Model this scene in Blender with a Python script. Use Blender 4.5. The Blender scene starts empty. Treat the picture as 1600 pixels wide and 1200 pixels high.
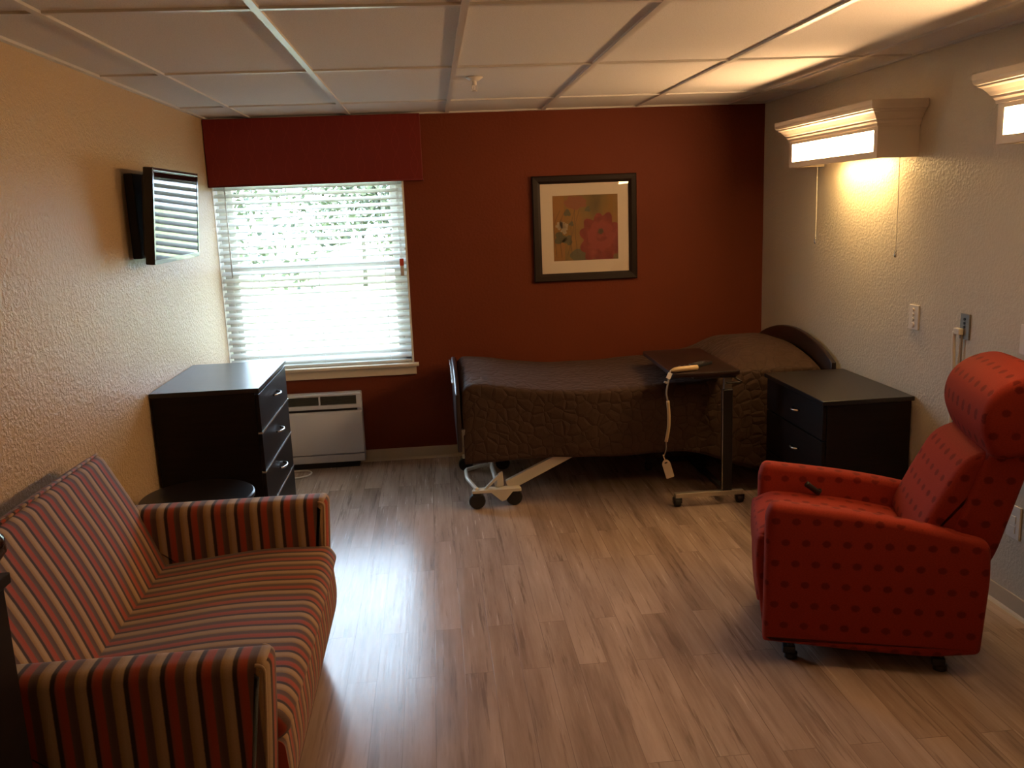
import bpy, bmesh, math, random
from mathutils import Vector, Matrix, noise
random.seed(7)
PI = math.pi
SC = bpy.context.scene
COL = SC.collection
# ---------------------------------------------------------------- key dimensions (metres)
XL, XR, ZC = -1.492, 2.066, 2.2434          # left wall, right wall, ceiling
YB, YR = 0.0, -7.2                          # window wall, wall behind the camera
WX0, WX1, WZ0, WZ1 = XL, -0.298, 0.655, 1.93   # window opening

# ---------------------------------------------------------------- camera
cam_d = bpy.data.cameras.new('camera'); cam = bpy.data.objects.new('camera', cam_d); COL.objects.link(cam)
r = Vector((0.99521089, -0.08990861, -0.03836304)); u = Vector((0.05526459, 0.19379619, 0.97948398)); f = Vector((0.08062943, 0.97691324, -0.19783685))
cam.matrix_world = Matrix(((r.x, u.x, -f.x, -0.1346), (r.y, u.y, -f.y, -5.8213), (r.z, u.z, -f.z, 1.6553), (0, 0, 0, 1)))
cam_d.sensor_width = 36; cam_d.lens = 36 * 1383 / 1600; cam_d.clip_start = 0.05; cam_d.clip_end = 300
SC.camera = cam
# ---------------------------------------------------------------- view, world, sun
SC.view_settings.view_transform = 'Standard'; SC.view_settings.look = 'None'
SC.view_settings.gamma = 1; SC.view_settings.use_curve_mapping = False
SC.view_settings.exposure = 0.0
SKY = 19.0
LAMP = 4.5
w = bpy.data.worlds.new('sky'); SC.world = w; w.use_nodes = True
bg = w.node_tree.nodes['Background']; bg.inputs[0].default_value = (0.60, 0.78, 1.0, 1); bg.inputs[1].default_value = SKY
sd = bpy.data.lights.new('sun', 'SUN'); sd.energy = 40; sd.angle = 0.02; sd.color = (1, 0.96, 0.88)
so = bpy.data.objects.new('sun', sd); COL.objects.link(so); so.rotation_euler = (math.radians(-35), math.radians(12), 0)
so.rotation_euler = Vector((0.35, -0.8, 1.0)).to_track_quat('Z', 'Y').to_euler()
pd = bpy.data.lights.new('window_portal', 'AREA'); pd.shape = 'RECTANGLE'; pd.size = WX1 - WX0; pd.size_y = WZ1 - WZ0
pd.cycles.is_portal = True
po = bpy.data.objects.new('window_portal', pd); COL.objects.link(po); po.location = ((WX0 + WX1) / 2, 0.17, (WZ0 + WZ1) / 2); po.rotation_euler = (PI / 2 * -1, 0, 0)

# ================================================================ materials
def lin(c):
    return tuple(((v / 255) / 12.92 if v / 255 <= 0.04045 else ((v / 255 + 0.055) / 1.055) ** 2.4) for v in c) + (1,)
class M:
    def __init__(s, name, col=(0.5, 0.5, 0.5), rough=0.5, metal=0.0, spec=0.5):
        s.m = bpy.data.materials.new(name); s.m.use_nodes = True; s.t = s.m.node_tree; s.b = s.t.nodes['Principled BSDF']
        s.b.inputs['Base Color'].default_value = tuple(col) + (1,) * (4 - len(col)); s.b.inputs['Roughness'].default_value = rough
        s.b.inputs['Metallic'].default_value = metal; s.b.inputs['Specular IOR Level'].default_value = spec
    def n(s, t, **k):
        x = s.t.nodes.new(t)
        for a, v in k.items():
            if a[0] == 'i' and a[1:].isdigit(): x.inputs[int(a[1:])].default_value = v
            else: setattr(x, a, v)
        return x
    def l(s, a, b): s.t.links.new(a, b)
    def coord(s, kind='Object'):
        return s.n('ShaderNodeTexCoord').outputs[kind]
    def mapping(s, src, scale=(1, 1, 1), loc=(0, 0, 0)):
        m = s.n('ShaderNodeMapping'); m.inputs['Scale'].default_value = scale; m.inputs['Location'].default_value = loc; s.l(src, m.inputs[0]); return m.outputs[0]
    def noise(s, src, scale, detail=4, rough=0.5):
        x = s.n('ShaderNodeTexNoise'); x.inputs['Scale'].default_value = scale; x.inputs['Detail'].default_value = detail; x.inputs['Roughness'].default_value = rough; s.l(src, x.inputs['Vector']); return x.outputs[0]
    def math(s, op, a, b=None, c=None):
        x = s.n('ShaderNodeMath', operation=op)
        for i, v in enumerate((a, b, c)):
            if v is None: continue
            if isinstance(v, (int, float)): x.inputs[i].default_value = v
            else: s.l(v, x.inputs[i])
        return x.outputs[0]
    def ramp(s, src, pts, interp='LINEAR'):
        x = s.n('ShaderNodeValToRGB'); cr = x.color_ramp; cr.interpolation = interp
        while len(cr.elements) < len(pts): cr.elements.new(0.5)
        for e, (p, c) in zip(cr.elements, pts): e.position = p; e.color = tuple(c) + (1,) * (4 - len(c))
        s.l(src, x.inputs[0]); return x.outputs[0]
    def mix(s, fac, a, b, mode='MIX'):
        x = s.n('ShaderNodeMix', data_type='RGBA', blend_type=mode)
        for i, v in ((0, fac), (6, a), (7, b)):
            if isinstance(v, (int, float)): x.inputs[i].default_value = v
            elif isinstance(v, tuple): x.inputs[i].default_value = v + (1,) * (4 - len(v))
            else: s.l(v, x.inputs[i])
        return x.outputs[2]
    def bump(s, h, strength=0.3, dist=0.01):
        x = s.n('ShaderNodeBump'); x.inputs['Strength'].default_value = strength; x.inputs['Distance'].default_value = dist
        s.l(h, x.inputs['Height']); s.l(x.outputs[0], s.b.inputs['Normal'])
    def base(s, c): s.l(c, s.b.inputs['Base Color'])
    def rough(s, c): s.l(c, s.b.inputs['Roughness'])

def wall_mat(name, col, bump=0.5, rough=0.5, scale=60, dist=0.004, spec=0.4):
    m = M(name, col, rough, spec=spec); c = m.coord()
    n1 = m.noise(c, scale, 3, 0.55); n2 = m.noise(c, scale * 0.35, 2)
    k = m.ramp(n1, [(0.42, (0, 0, 0)), (0.62, (1, 1, 1))])
    m.bump(m.math('ADD', k, m.math('MULTIPLY', n2, 0.6)), bump, dist)
    m.base(m.mix(0.12, tuple(col), m.ramp(m.noise(c, 3, 2), [(0.3, tuple(v * 0.8 for v in col)), (0.7, tuple(min(1, v * 1.1) for v in col))])))
    return m.m
MAT = {}
MAT['cream_wall'] = wall_mat('cream_textured_plaster', (0.50, 0.365, 0.215), 0.5, 0.42, 70, 0.004)
MAT['right_wall'] = wall_mat('beige_textured_plaster', (0.58, 0.525, 0.43), 0.35, 0.40, 80, 0.003)
MAT['rust_wall'] = wall_mat('rust_painted_wall', (0.148, 0.0295, 0.0105), 0.25, 0.62, 60, 0.003, 0.2)
m = M('white_vinyl', (0.74, 0.72, 0.66), 0.4); MAT['vinyl'] = m.m
m = M('slat_white', (0.80, 0.81, 0.80), 0.45); m.b.inputs['Transmission Weight'].default_value = 0.0
# faux-wood slats let a little light through
tr = m.n('ShaderNodeBsdfTranslucent'); tr.inputs[0].default_value = (0.8, 0.8, 0.72, 1); mx = m.n('ShaderNodeMixShader'); mx.inputs[0].default_value = 0.25
m.l(m.b.outputs[0], mx.inputs[1]); m.l(tr.outputs[0], mx.inputs[2]); m.l(mx.outputs[0], m.t.nodes['Material Output'].inputs[0]); MAT['slat'] = m.m
m = M('trim_paint', (0.66, 0.58, 0.46), 0.45); MAT['trim'] = m.m
m = M('cove_base_vinyl', (0.50, 0.42, 0.31), 0.5); MAT['cove'] = m.m
m = M('fixture_white', (0.70, 0.62, 0.52), 0.4); MAT['fixture'] = m.m
# ceiling tile
m = M('ceiling_tile', (0.72, 0.70, 0.68), 0.85, spec=0.2); c = m.coord(); m.bump(m.noise(c, 180, 3), 0.3, 0.002)
m.base(m.mix(m.ramp(m.noise(c, 240, 2), [(0.35, (0, 0, 0)), (0.5, (1, 1, 1))]), (0.62, 0.60, 0.58), (0.72, 0.70, 0.68))); MAT['tile'] = m.m
m = M('grid_metal', (0.60, 0.58, 0.55), 0.35, 0.0); MAT['grid'] = m.m
# floor planks
m = M('vinyl_plank', (0.421, 0.296, 0.237), 0.3, spec=0.42); c = m.coord()
br = m.n('ShaderNodeTexBrick'); br.offset = 0.37; br.offset_frequency = 2
br.inputs['Color1'].default_value = (0, 0, 0, 1); br.inputs['Color2'].default_value = (1, 1, 1, 1); br.inputs['Mortar'].default_value = (0.5, 0.5, 0.5, 1)
br.inputs['Scale'].default_value = 1; br.inputs['Mortar Size'].default_value = 0.0012; br.inputs['Brick Width'].default_value = 0.96; br.inputs['Row Height'].default_value = 0.105; br.inputs['Bias'].default_value = 0
rot = m.n('ShaderNodeMapping'); rot.inputs['Rotation'].default_value = (0, 0, PI / 2); m.l(c, rot.inputs[0]); m.l(rot.outputs[0], br.inputs['Vector'])
off = m.n('ShaderNodeVectorMath', operation='MULTIPLY_ADD'); m.l(br.outputs['Color'], off.inputs[0]); off.inputs[1].default_value = (7, 13, 0); m.l(c, off.inputs[2])
g1 = m.noise(m.mapping(off.outputs[0], (9, 0.9, 1)), 1.0, 6, 0.62)
g2 = m.noise(m.mapping(off.outputs[0], (75, 2.2, 1)), 1.0, 5, 0.6)
g3 = m.noise(m.mapping(off.outputs[0], (13, 1.0, 1), (3, 8, 0)), 1.0, 4, 0.6)
g4 = m.noise(m.mapping(off.outputs[0], (30, 1.6, 1), (9, 2, 0)), 1.0, 4, 0.7)
basec = m.ramp(g1, [(0.30, (0.211, 0.145, 0.114)), (0.48, (0.368, 0.270, 0.224)), (0.68, (0.527, 0.408, 0.347))])
basec = m.mix(0.20, basec, m.ramp(g2, [(0.3, (0.225, 0.148, 0.114)), (0.7, (0.505, 0.400, 0.347))]))
basec = m.mix(m.ramp(g3, [(0.57, (0, 0, 0)), (0.70, (0.6, 0.6, 0.6))]), basec, (0.148, 0.098, 0.076))
basec = m.mix(m.ramp(g4, [(0.56, (0, 0, 0)), (0.66, (0.7, 0.7, 0.7))]), basec, (0.126, 0.083, 0.066))
basec = m.mix(m.math('MULTIPLY', 0.2, 1.0), basec, m.ramp(br.outputs['Color'], [(0, (0.239, 0.171, 0.137)), (1, (0.534, 0.415, 0.356))]))
basec = m.mix(m.math('MULTIPLY', br.outputs['Fac'], 0.4), basec, (0.076, 0.052, 0.043))
m.base(basec)
m.rough(m.math('MULTIPLY_ADD', g2, 0.22, 0.13))
m.bump(m.math('ADD', m.math('MULTIPLY', g2, 0.7), m.math('MULTIPLY', br.outputs['Fac'], -0.3)), 0.30, 0.0012); MAT['floor'] = m.m
# espresso laminate
m = M('espresso_laminate', (0.012, 0.0085, 0.007), 0.42, spec=0.22); c = m.coord()
g = m.noise(m.mapping(c, (4, 4, 60)), 1, 4); m.base(m.ramp(g, [(0.3, (0.005, 0.0034, 0.0028)), (0.7, (0.010, 0.0065, 0.0053))])); MAT['espresso'] = m.m
m = M('espresso_top', (0.016, 0.012, 0.010), 0.30, spec=0.6); c = m.coord(); g = m.noise(m.mapping(c, (3, 40, 3)), 1, 4); m.base(m.ramp(g, [(0.3, (0.006, 0.0045, 0.004)), (0.7, (0.012, 0.009, 0.0075))])); MAT['espresso_top'] = m.m
m = M('mahogany_laminate', (0.035, 0.012, 0.007), 0.38, spec=0.5); MAT['mahogany'] = m.m
m = M('brushed_nickel', (0.62, 0.60, 0.57), 0.25, 1.0); MAT['nickel'] = m.m
m = M('chrome', (0.75, 0.74, 0.72), 0.12, 1.0); MAT['chrome'] = m.m
m = M('aluminium_strip', (0.80, 0.79, 0.78), 0.22, 0.8); MAT['alu'] = m.m
m = M('black_plastic', (0.012, 0.012, 0.012), 0.35); MAT['black'] = m.m
m = M('black_rubber', (0.015, 0.014, 0.013), 0.6); MAT['rubber'] = m.m
m = M('screen_glass', (0.006, 0.006, 0.007), 0.03, spec=0.13); MAT['screen'] = m.m
m = M('bezel_gloss', (0.02, 0.01, 0.01), 0.15); MAT['bezel'] = m.m
m = M('white_enamel', (0.60, 0.56, 0.47), 0.35); MAT['enamel'] = m.m
m = M('heater_plastic', (0.56, 0.59, 0.68), 0.45); MAT['heater'] = m.m
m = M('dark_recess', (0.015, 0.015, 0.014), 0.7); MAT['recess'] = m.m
m = M('grille_grey', (0.10, 0.10, 0.088), 0.55); MAT['grille'] = m.m
m = M('white_plastic', (0.72, 0.68, 0.62), 0.35); MAT['plastic'] = m.m
m = M('tan_plastic', (0.46, 0.34, 0.18), 0.45); MAT['tanplastic'] = m.m
m = M('grey_plastic', (0.24, 0.21, 0.18), 0.45); MAT['greyplastic'] = m.m
m = M('steel_plate', (0.22, 0.21, 0.19), 0.4, 0.6); MAT['steel'] = m.m
m = M('paper_white', (0.80, 0.80, 0.82), 0.6); MAT['paper'] = m.m
m = M('tag_red', (0.55, 0.06, 0.02), 0.5); MAT['tagred'] = m.m
m = M('tag_beige', (0.50, 0.42, 0.33), 0.5); MAT['tagbeige'] = m.m
m = M('frame_brown', (0.014, 0.0065, 0.004), 0.5, spec=0.25); MAT['frame'] = m.m
m = M('mat_board', (0.66, 0.58, 0.47), 0.8); MAT['matboard'] = m.m
m = M('table_laminate', (0.016, 0.0065, 0.0045), 0.40, spec=0.35); MAT['table_laminate'] = m.m
m = M('base_metal', (0.62, 0.58, 0.50), 0.35, 0.75); MAT['base_metal'] = m.m
m = M('dark_bed_laminate', (0.020, 0.011, 0.009), 0.32, spec=0.6); MAT['mahogany_dark'] = m.m
def thin_glass(name, tint, rough=0.01):
    m = M(name, (1, 1, 1), 0); lw = m.n('ShaderNodeLayerWeight'); lw.inputs[0].default_value = 0.5
    k = m.math('MULTIPLY_ADD', m.math('POWER', lw.outputs['Facing'], 5), 0.9, 0.035)
    gl = m.n('ShaderNodeBsdfGlossy'); gl.inputs['Roughness'].default_value = rough; tp = m.n('ShaderNodeBsdfTransparent'); tp.inputs[0].default_value = tint + (1,)
    mx = m.n('ShaderNodeMixShader'); m.l(k, mx.inputs[0]); m.l(tp.outputs[0], mx.inputs[1]); m.l(gl.outputs[0], mx.inputs[2]); m.l(mx.outputs[0], m.t.nodes['Material Output'].inputs[0]); return m.m
MAT['glass'] = thin_glass('window_glass', (0.97, 0.98, 0.975)); MAT['glazing'] = thin_glass('picture_glazing', (1.0, 1.0, 1.0))
# art: painted colours
def flat(name, c, rough=0.7):
    if name not in MAT: MAT[name] = M(name, c, rough).m
    return MAT[name]
m = M('art_ground', (0.2, 0.13, 0.04), 0.8); c = m.coord(); g = m.noise(m.mapping(c, (1, 1, 0.5)), 7, 4)
m.base(m.ramp(g, [(0.3, (0.12, 0.085, 0.03)), (0.5, (0.20, 0.125, 0.035)), (0.7, (0.27, 0.135, 0.03))])); MAT['art_ground'] = m.m
m = M('art_flower', (0.26, 0.035, 0.022), 0.8); c = m.coord(); g = m.noise(c, 18, 4)
m.base(m.ramp(g, [(0.3, (0.15, 0.022, 0.016)), (0.55, (0.21, 0.034, 0.024)), (0.7, (0.26, 0.055, 0.035))])); MAT['art_flower'] = m.m
# quilt
m = M('brown_quilt', (0.085, 0.048, 0.028), 0.75, spec=0.3); c = m.coord('UV')
nz = m.n('ShaderNodeTexNoise'); nz.inputs['Scale'].default_value = 9; m.l(c, nz.inputs['Vector'])
vm = m.n('ShaderNodeVectorMath', operation='MULTIPLY_ADD'); m.l(nz.outputs['Color'], vm.inputs[0]); vm.inputs[1].default_value = (0.03, 0.03, 0); m.l(c, vm.inputs[2])
vo = m.n('ShaderNodeTexVoronoi', feature='DISTANCE_TO_EDGE'); vo.inputs['Scale'].default_value = 16; vo.inputs['Randomness'].default_value = 0.75; m.l(vm.outputs[0], vo.inputs['Vector'])
e = m.ramp(vo.outputs[0], [(0.0, (0, 0, 0)), (0.05, (0.35, 0.35, 0.35)), (0.22, (0.9, 0.9, 0.9)), (0.5, (1, 1, 1))])
m.bump(m.math('ADD', e, m.math('MULTIPLY', m.noise(c, 60, 3), 0.2)), 0.50, 0.009)
m.base(m.mix(m.ramp(vo.outputs[0], [(0.0, (0.6, 0.6, 0.6)), (0.05, (0, 0, 0))]), (0.043, 0.0205, 0.011), (0.024, 0.0115, 0.006)))
m.b.inputs['Sheen Weight'].default_value = 0.10; m.b.inputs['Sheen Roughness'].default_value = 0.4; m.b.inputs['Sheen Tint'].default_value = (0.8, 0.55, 0.45, 1); MAT['quilt'] = m.m
# striped upholstery, period 8.2 cm along U
def stripe_mat():
    m = M('striped_upholstery', (0.3, 0.1, 0.05), 0.75, spec=0.25); c = m.coord('UV'); sp = m.n('ShaderNodeSeparateXYZ'); m.l(c, sp.inputs[0])
    wob = m.math('MULTIPLY', m.noise(c, 90, 2), 0.02)
    fr = m.math('FRACT', m.math('ADD', m.math('DIVIDE', sp.outputs[0], 0.082), wob))
    gold = (0.326, 0.189, 0.075); gold2 = (0.435, 0.297, 0.167); dark = (0.043, 0.022, 0.016); red = (0.392, 0.061, 0.029); red2 = (0.312, 0.072, 0.043); grey = (0.113, 0.061, 0.046); grey2 = (0.152, 0.084, 0.061)
    col = m.ramp(fr, [(0.0, gold), (0.14, gold2), (0.26, gold2), (0.30, dark), (0.40, dark), (0.44, red2), (0.54, red), (0.68, red), (0.72, grey2), (0.84, grey), (0.93, grey), (0.97, gold)])
    wv = m.noise(m.mapping(c, (260, 260, 1)), 1, 2)
    m.base(m.mix(m.math('MULTIPLY', wv, 0.45), col, m.mix(1.0, col, (0.45, 0.45, 0.45), 'MULTIPLY')))
    m.bump(m.math('ADD', m.math('MULTIPLY', wv, 0.5), m.math('MULTIPLY', m.math('PINGPONG', fr, 0.14), 3.0)), 0.4, 0.0016)
    m.b.inputs['Sheen Weight'].default_value = 0.2; m.b.inputs['Sheen Roughness'].default_value = 0.5
    return m.m
MAT['stripe'] = stripe_mat()
# red dotted upholstery
def dot_mat():
    m = M('red_dotted_upholstery', (0.36, 0.03, 0.015), 0.75, spec=0.12); c = m.coord('UV'); sp = m.n('ShaderNodeSeparateXYZ'); m.l(c, sp.inputs[0])
    px, py = 0.068, 0.155
    def lattice(ox, oy):
        fx = m.math('SUBTRACT', m.math('FRACT', m.math('ADD', m.math('DIVIDE', sp.outputs[0], px), ox)), 0.5)
        fy = m.math('SUBTRACT', m.math('FRACT', m.math('ADD', m.math('DIVIDE', sp.outputs[1], py), oy)), 0.5)
        a = m.math('MULTIPLY', fx, px); b = m.math('MULTIPLY', fy, py * 1.15)
        return m.math('SQRT', m.math('ADD', m.math('MULTIPLY', a, a), m.math('MULTIPLY', b, b)))
    d = m.math('MINIMUM', lattice(0, 0), lattice(0.5, 0.5))
    wv = m.noise(m.mapping(c, (160, 420, 1)), 1, 2)
    k = m.math('ADD', d, m.math('MULTIPLY', m.math('SUBTRACT', wv, 0.5), 0.008))
    msk = m.ramp(m.math('MULTIPLY', k, 50), [(0.60, (1, 1, 1)), (0.85, (0, 0, 0))])
    wash = m.mix(wv, (0.170, 0.015, 0.0085), (0.35, 0.037, 0.020))
    m.base(m.mix(msk, wash, (0.150, 0.013, 0.008)))
    m.bump(m.math('SUBTRACT', m.math('MULTIPLY', wv, 0.5), m.math('MULTIPLY', msk, 0.5)), 0.4, 0.0018)
    m.b.inputs['Sheen Weight'].default_value = 0.05; m.b.inputs['Sheen Roughness'].default_value = 0.5; m.b.inputs['Sheen Tint'].default_value = (1, 0.5, 0.4, 1)
    return m.m
MAT['dots'] = dot_mat()
# valance fabric with faint ogee weave
m = M('valance_fabric', (0.16, 0.012, 0.008), 0.6, spec=0.3); c = m.coord(); sp = m.n('ShaderNodeSeparateXYZ'); m.l(c, sp.inputs[0])
sx = m.math('MULTIPLY', m.math('SINE', m.math('MULTIPLY', sp.outputs[2], 22)), 0.022)
a = m.math('PINGPONG', m.math('ADD', sp.outputs[0], sx), 0.055); b_ = m.math('PINGPONG', m.math('SUBTRACT', sp.outputs[0], sx), 0.055)
d = m.math('MINIMUM', a, b_); msk = m.ramp(m.math('MULTIPLY', d, 100), [(0.1, (1, 1, 1)), (0.25, (0, 0, 0))])
m.base(m.mix(m.math('MULTIPLY', msk, 0.5), (0.150, 0.010, 0.006), (0.22, 0.024, 0.014))); MAT['valance'] = m.m
def emit(name, col, s):
    m = bpy.data.materials.new(name); m.use_nodes = True; b = m.node_tree.nodes['Principled BSDF']
    b.inputs['Base Color'].default_value = (0.8, 0.8, 0.8, 1); b.inputs['Emission Color'].default_value = col + (1,); b.inputs['Emission Strength'].default_value = s; return m
WARM = (1.0, 0.58, 0.27)
MAT['dome_lit'] = emit('lit_dome', (1.0, 0.56, 0.26), 3.2 * LAMP)
MAT['panel'] = emit('lit_diffuser', WARM, 16.0 * LAMP)
m = M('lawn_grass', (0.30, 0.36, 0.16), 0.9); c = m.coord(); m.base(m.ramp(m.noise(c, 1.5, 5), [(0.3, (0.25, 0.32, 0.13)), (0.7, (0.42, 0.46, 0.25))])); MAT['grass'] = m.m
m = M('tree_leaf', (0.06, 0.11, 0.035), 0.6); m.base(m.ramp(m.noise(m.coord(), 0.9, 3), [(0.3, (0.022, 0.035, 0.020)), (0.7, (0.065, 0.085, 0.050))])); MAT['leaf'] = m.m
MAT['bark'] = M('bark', (0.04, 0.04, 0.03), 0.9).m
m = M('concrete', (0.55, 0.53, 0.50), 0.9); MAT['concrete'] = m.m

# ================================================================ mesh helpers
def link(name, bm, mat, parent=None, smooth=False, loc=None, auto=None):
    me = bpy.data.meshes.new(name); bmesh.ops.recalc_face_normals(bm, faces=bm.faces[:]); bm.to_mesh(me); bm.free()
    o = bpy.data.objects.new(name, me); COL.objects.link(o)
    mats = mat if isinstance(mat, (list, tuple)) else [mat]
    for q in mats: me.materials.append(MAT[q] if isinstance(q, str) else q)
    if parent: o.parent = parent
    if loc: o.location = loc
    if smooth:
        for p in me.polygons: p.use_smooth = True
        if auto:
            me.set_sharp_from_angle(angle=math.radians(auto))
    return o
def thing(name, label, cat, loc=(0, 0, 0), rz=0, group=None):
    o = bpy.data.objects.new(name, None); COL.objects.link(o); o.location = loc; o.rotation_euler = (0, 0, rz); o.empty_display_size = 0.1
    o['label'] = label; o['category'] = cat
    if group: o['group'] = group
    return o
def tag(o, label, cat, group=None):
    o['label'] = label; o['category'] = cat
    if group: o['group'] = group
    return o
def struct(o): o['kind'] = 'structure'; return o
def box(bm, x0, x1, y0, y1, z0, z1, bev=0, seg=2, mi=0):
    vs = [bm.verts.new((x, y, z)) for x in (x0, x1) for y in (y0, y1) for z in (z0, z1)]
    idx = [(0, 1, 3, 2), (4, 6, 7, 5), (0, 4, 5, 1), (2, 3, 7, 6), (0, 2, 6, 4), (1, 5, 7, 3)]
    fs = [bm.faces.new([vs[i] for i in q]) for q in idx]
    for q in fs: q.material_index = mi
    if bev:
        bmesh.ops.recalc_face_normals(bm, faces=fs)
        es = list({e for q in fs for e in q.edges}); bmesh.ops.bevel(bm, geom=es, offset=bev, segments=seg, affect='EDGES', profile=0.5, clamp_overlap=True)
    return fs
def BX(*a, **k):
    bm = bmesh.new(); box(bm, *a, **k); return bm
def catmull(pts, n=6, closed=True):
    out = []; N = len(pts)
    for i in range(N if closed else N - 1):
        g = lambda j: Vector(pts[j % N]) if closed else Vector(pts[max(0, min(N - 1, j))])
        p0, p1, p2, p3 = g(i - 1), g(i), g(i + 1), g(i + 2)
        for k in range(n):
            t = k / n
            out.append(0.5 * ((2 * p1) + (-p0 + p2) * t + (2 * p0 - 5 * p1 + 4 * p2 - p3) * t * t + (-p0 + 3 * p1 - 3 * p2 + p3) * t ** 3))
    if not closed: out.append(Vector(pts[-1]))
    return out
def rounded(pts, rad, n=5):
    """polygon (2D) with rounded corners; rad a number or list"""
    out = []; N = len(pts)
    for i in range(N):
        p = Vector(pts[i]); a = Vector(pts[i - 1]); b = Vector(pts[(i + 1) % N]); rr = rad[i] if isinstance(rad, (list, tuple)) else rad
        if rr <= 0: out.append(p); continue
        da = (a - p); db = (b - p); rr = min(rr, da.length * 0.48, db.length * 0.48); A = p + da.normalized() * rr; B = p + db.normalized() * rr
        for k in range(n + 1):
            t = k / n; out.append(A * (1 - t) ** 2 + p * 2 * t * (1 - t) + B * t * t)
    return out
def prism(bm, prof, axis, a0, a1, bev=0, seg=3, nslice=1, bulge=0.0, mi=0):
    """closed 2D profile extruded along axis; profile coords fill the two other axes in order. Ends rounded by shrinking."""
    cen = sum((Vector(p) for p in prof), Vector((0, 0))) / len(prof)
    N = len(prof)
    nrm = []
    area = sum(prof[i][0] * prof[(i + 1) % N][1] - prof[(i + 1) % N][0] * prof[i][1] for i in range(N)); sg = 1 if area > 0 else -1
    for i in range(N):
        t = Vector(prof[(i + 1) % N]) - Vector(prof[i - 1])
        nn = Vector((t.y, -t.x)) * sg; nrm.append(nn.normalized() if nn.length > 1e-9 else Vector((0, 0)))
    st = []
    L = a1 - a0
    if bev:
        for k in range(seg + 1):
            th = PI / 2 * k / seg; st.append((a0 + bev * (1 - math.sin(th)), -bev * (1 - math.cos(th)) if 0 else -bev * (1 - math.sin(PI / 2 * k / seg)) if 0 else None, th))
        ring = []
        for k in range(seg + 1):
            th = PI / 2 * k / seg; ring.append((a0 + bev * (1 - math.cos(th)), bev * (1 - math.sin(th))))
        mid = [(a0 + bev + (L - 2 * bev) * j / nslice, 0) for j in range(1, nslice)]
        ring2 = [(a1 - (x - a0), s) for x, s in reversed(ring)]
        rows = ring + mid + ring2
    else:
        rows = [(a0 + L * j / nslice, 0) for j in range(nslice + 1)]
    def mk(a, p):
        if axis == 'x': return (a, p.x, p.y)
        if axis == 'y': return (p.x, a, p.y)
        return (p.x, p.y, a)
    R_ = []
    for a, s in rows:
        bl = bulge * math.sin(PI * (a - a0) / L) if bulge else 0
        R_.append([bm.verts.new(mk(a, Vector(prof[i]) + nrm[i] * (bl - s))) for i in range(N)])
    fs = []
    for j in range(len(R_) - 1):
        for i in range(N):
            fs.append(bm.faces.new((R_[j][i], R_[j][(i + 1) % N], R_[j + 1][(i + 1) % N], R_[j + 1][i])))
    fs.append(bm.faces.new(R_[0])); fs.append(bm.faces.new(R_[-1]))
    for q in fs: q.material_index = mi
    return fs
def tube(bm, pts, rad, n=8, cap=True, mi=0):
    pts = [Vector(p) for p in pts]; rings = []; up = None
    for i, p in enumerate(pts):
        t = (pts[min(i + 1, len(pts) - 1)] - pts[max(i - 1, 0)]).normalized()
        if up is None: up = Vector((0, 0, 1)) if abs(t.z) < 0.9 else Vector((1, 0, 0))
        a = t.cross(up).normalized(); b = a.cross(t).normalized(); up = b
        rr = rad[i] if isinstance(rad, (list, tuple)) else rad
        rings.append([bm.verts.new(p + a * rr * math.cos(2 * PI * k / n) + b * rr * math.sin(2 * PI * k / n)) for k in range(n)])
    for j in range(len(rings) - 1):
        for k in range(n):
            q = bm.faces.new((rings[j][k], rings[j][(k + 1) % n], rings[j + 1][(k + 1) % n], rings[j + 1][k])); q.material_index = mi
    if cap: bm.faces.new(rings[0][::-1]).material_index = mi; bm.faces.new(rings[-1]).material_index = mi
def lathe(bm, prof, center=(0, 0, 0), n=32, axis='z', mi=0):
    cx, cy, cz = center; rings = []
    for rr, h in prof:
        ring = []
        for k in range(n):
            a = 2 * PI * k / n; c_, s_ = rr * math.cos(a), rr * math.sin(a)
            ring.append(bm.verts.new((cx + c_, cy + s_, cz + h) if axis == 'z' else (cx + h, cy + c_, cz + s_) if axis == 'x' else (cx + c_, cy + h, cz + s_)))
        rings.append(ring)
    for j in range(len(rings) - 1):
        for k in range(n):
            bm.faces.new((rings[j][k], rings[j][(k + 1) % n], rings[j + 1][(k + 1) % n], rings[j + 1][k])).material_index = mi
    bm.faces.new(rings[0][::-1]).material_index = mi; bm.faces.new(rings[-1]).material_index = mi
def box_uv(o, fx, fy, fz):
    """per-face UV by dominant normal; fx/fy/fz give (u, v) from a coordinate"""
    me = o.data; uv = me.uv_layers.new(name='UVMap')
    for p in me.polygons:
        n = p.normal; a = max(range(3), key=lambda i: abs(n[i])); fn = (fx, fy, fz)[a]
        for li in p.loop_indices: uv.data[li].uv = fn(me.vertices[me.loops[li].vertex_index].co)
def copy_tree(o, parent=None):
    c = o.copy(); COL.objects.link(c)
    if parent: c.parent = parent
    for ch in [q for q in bpy.data.objects if q.parent == o]: copy_tree(ch, c)
    return c

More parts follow.
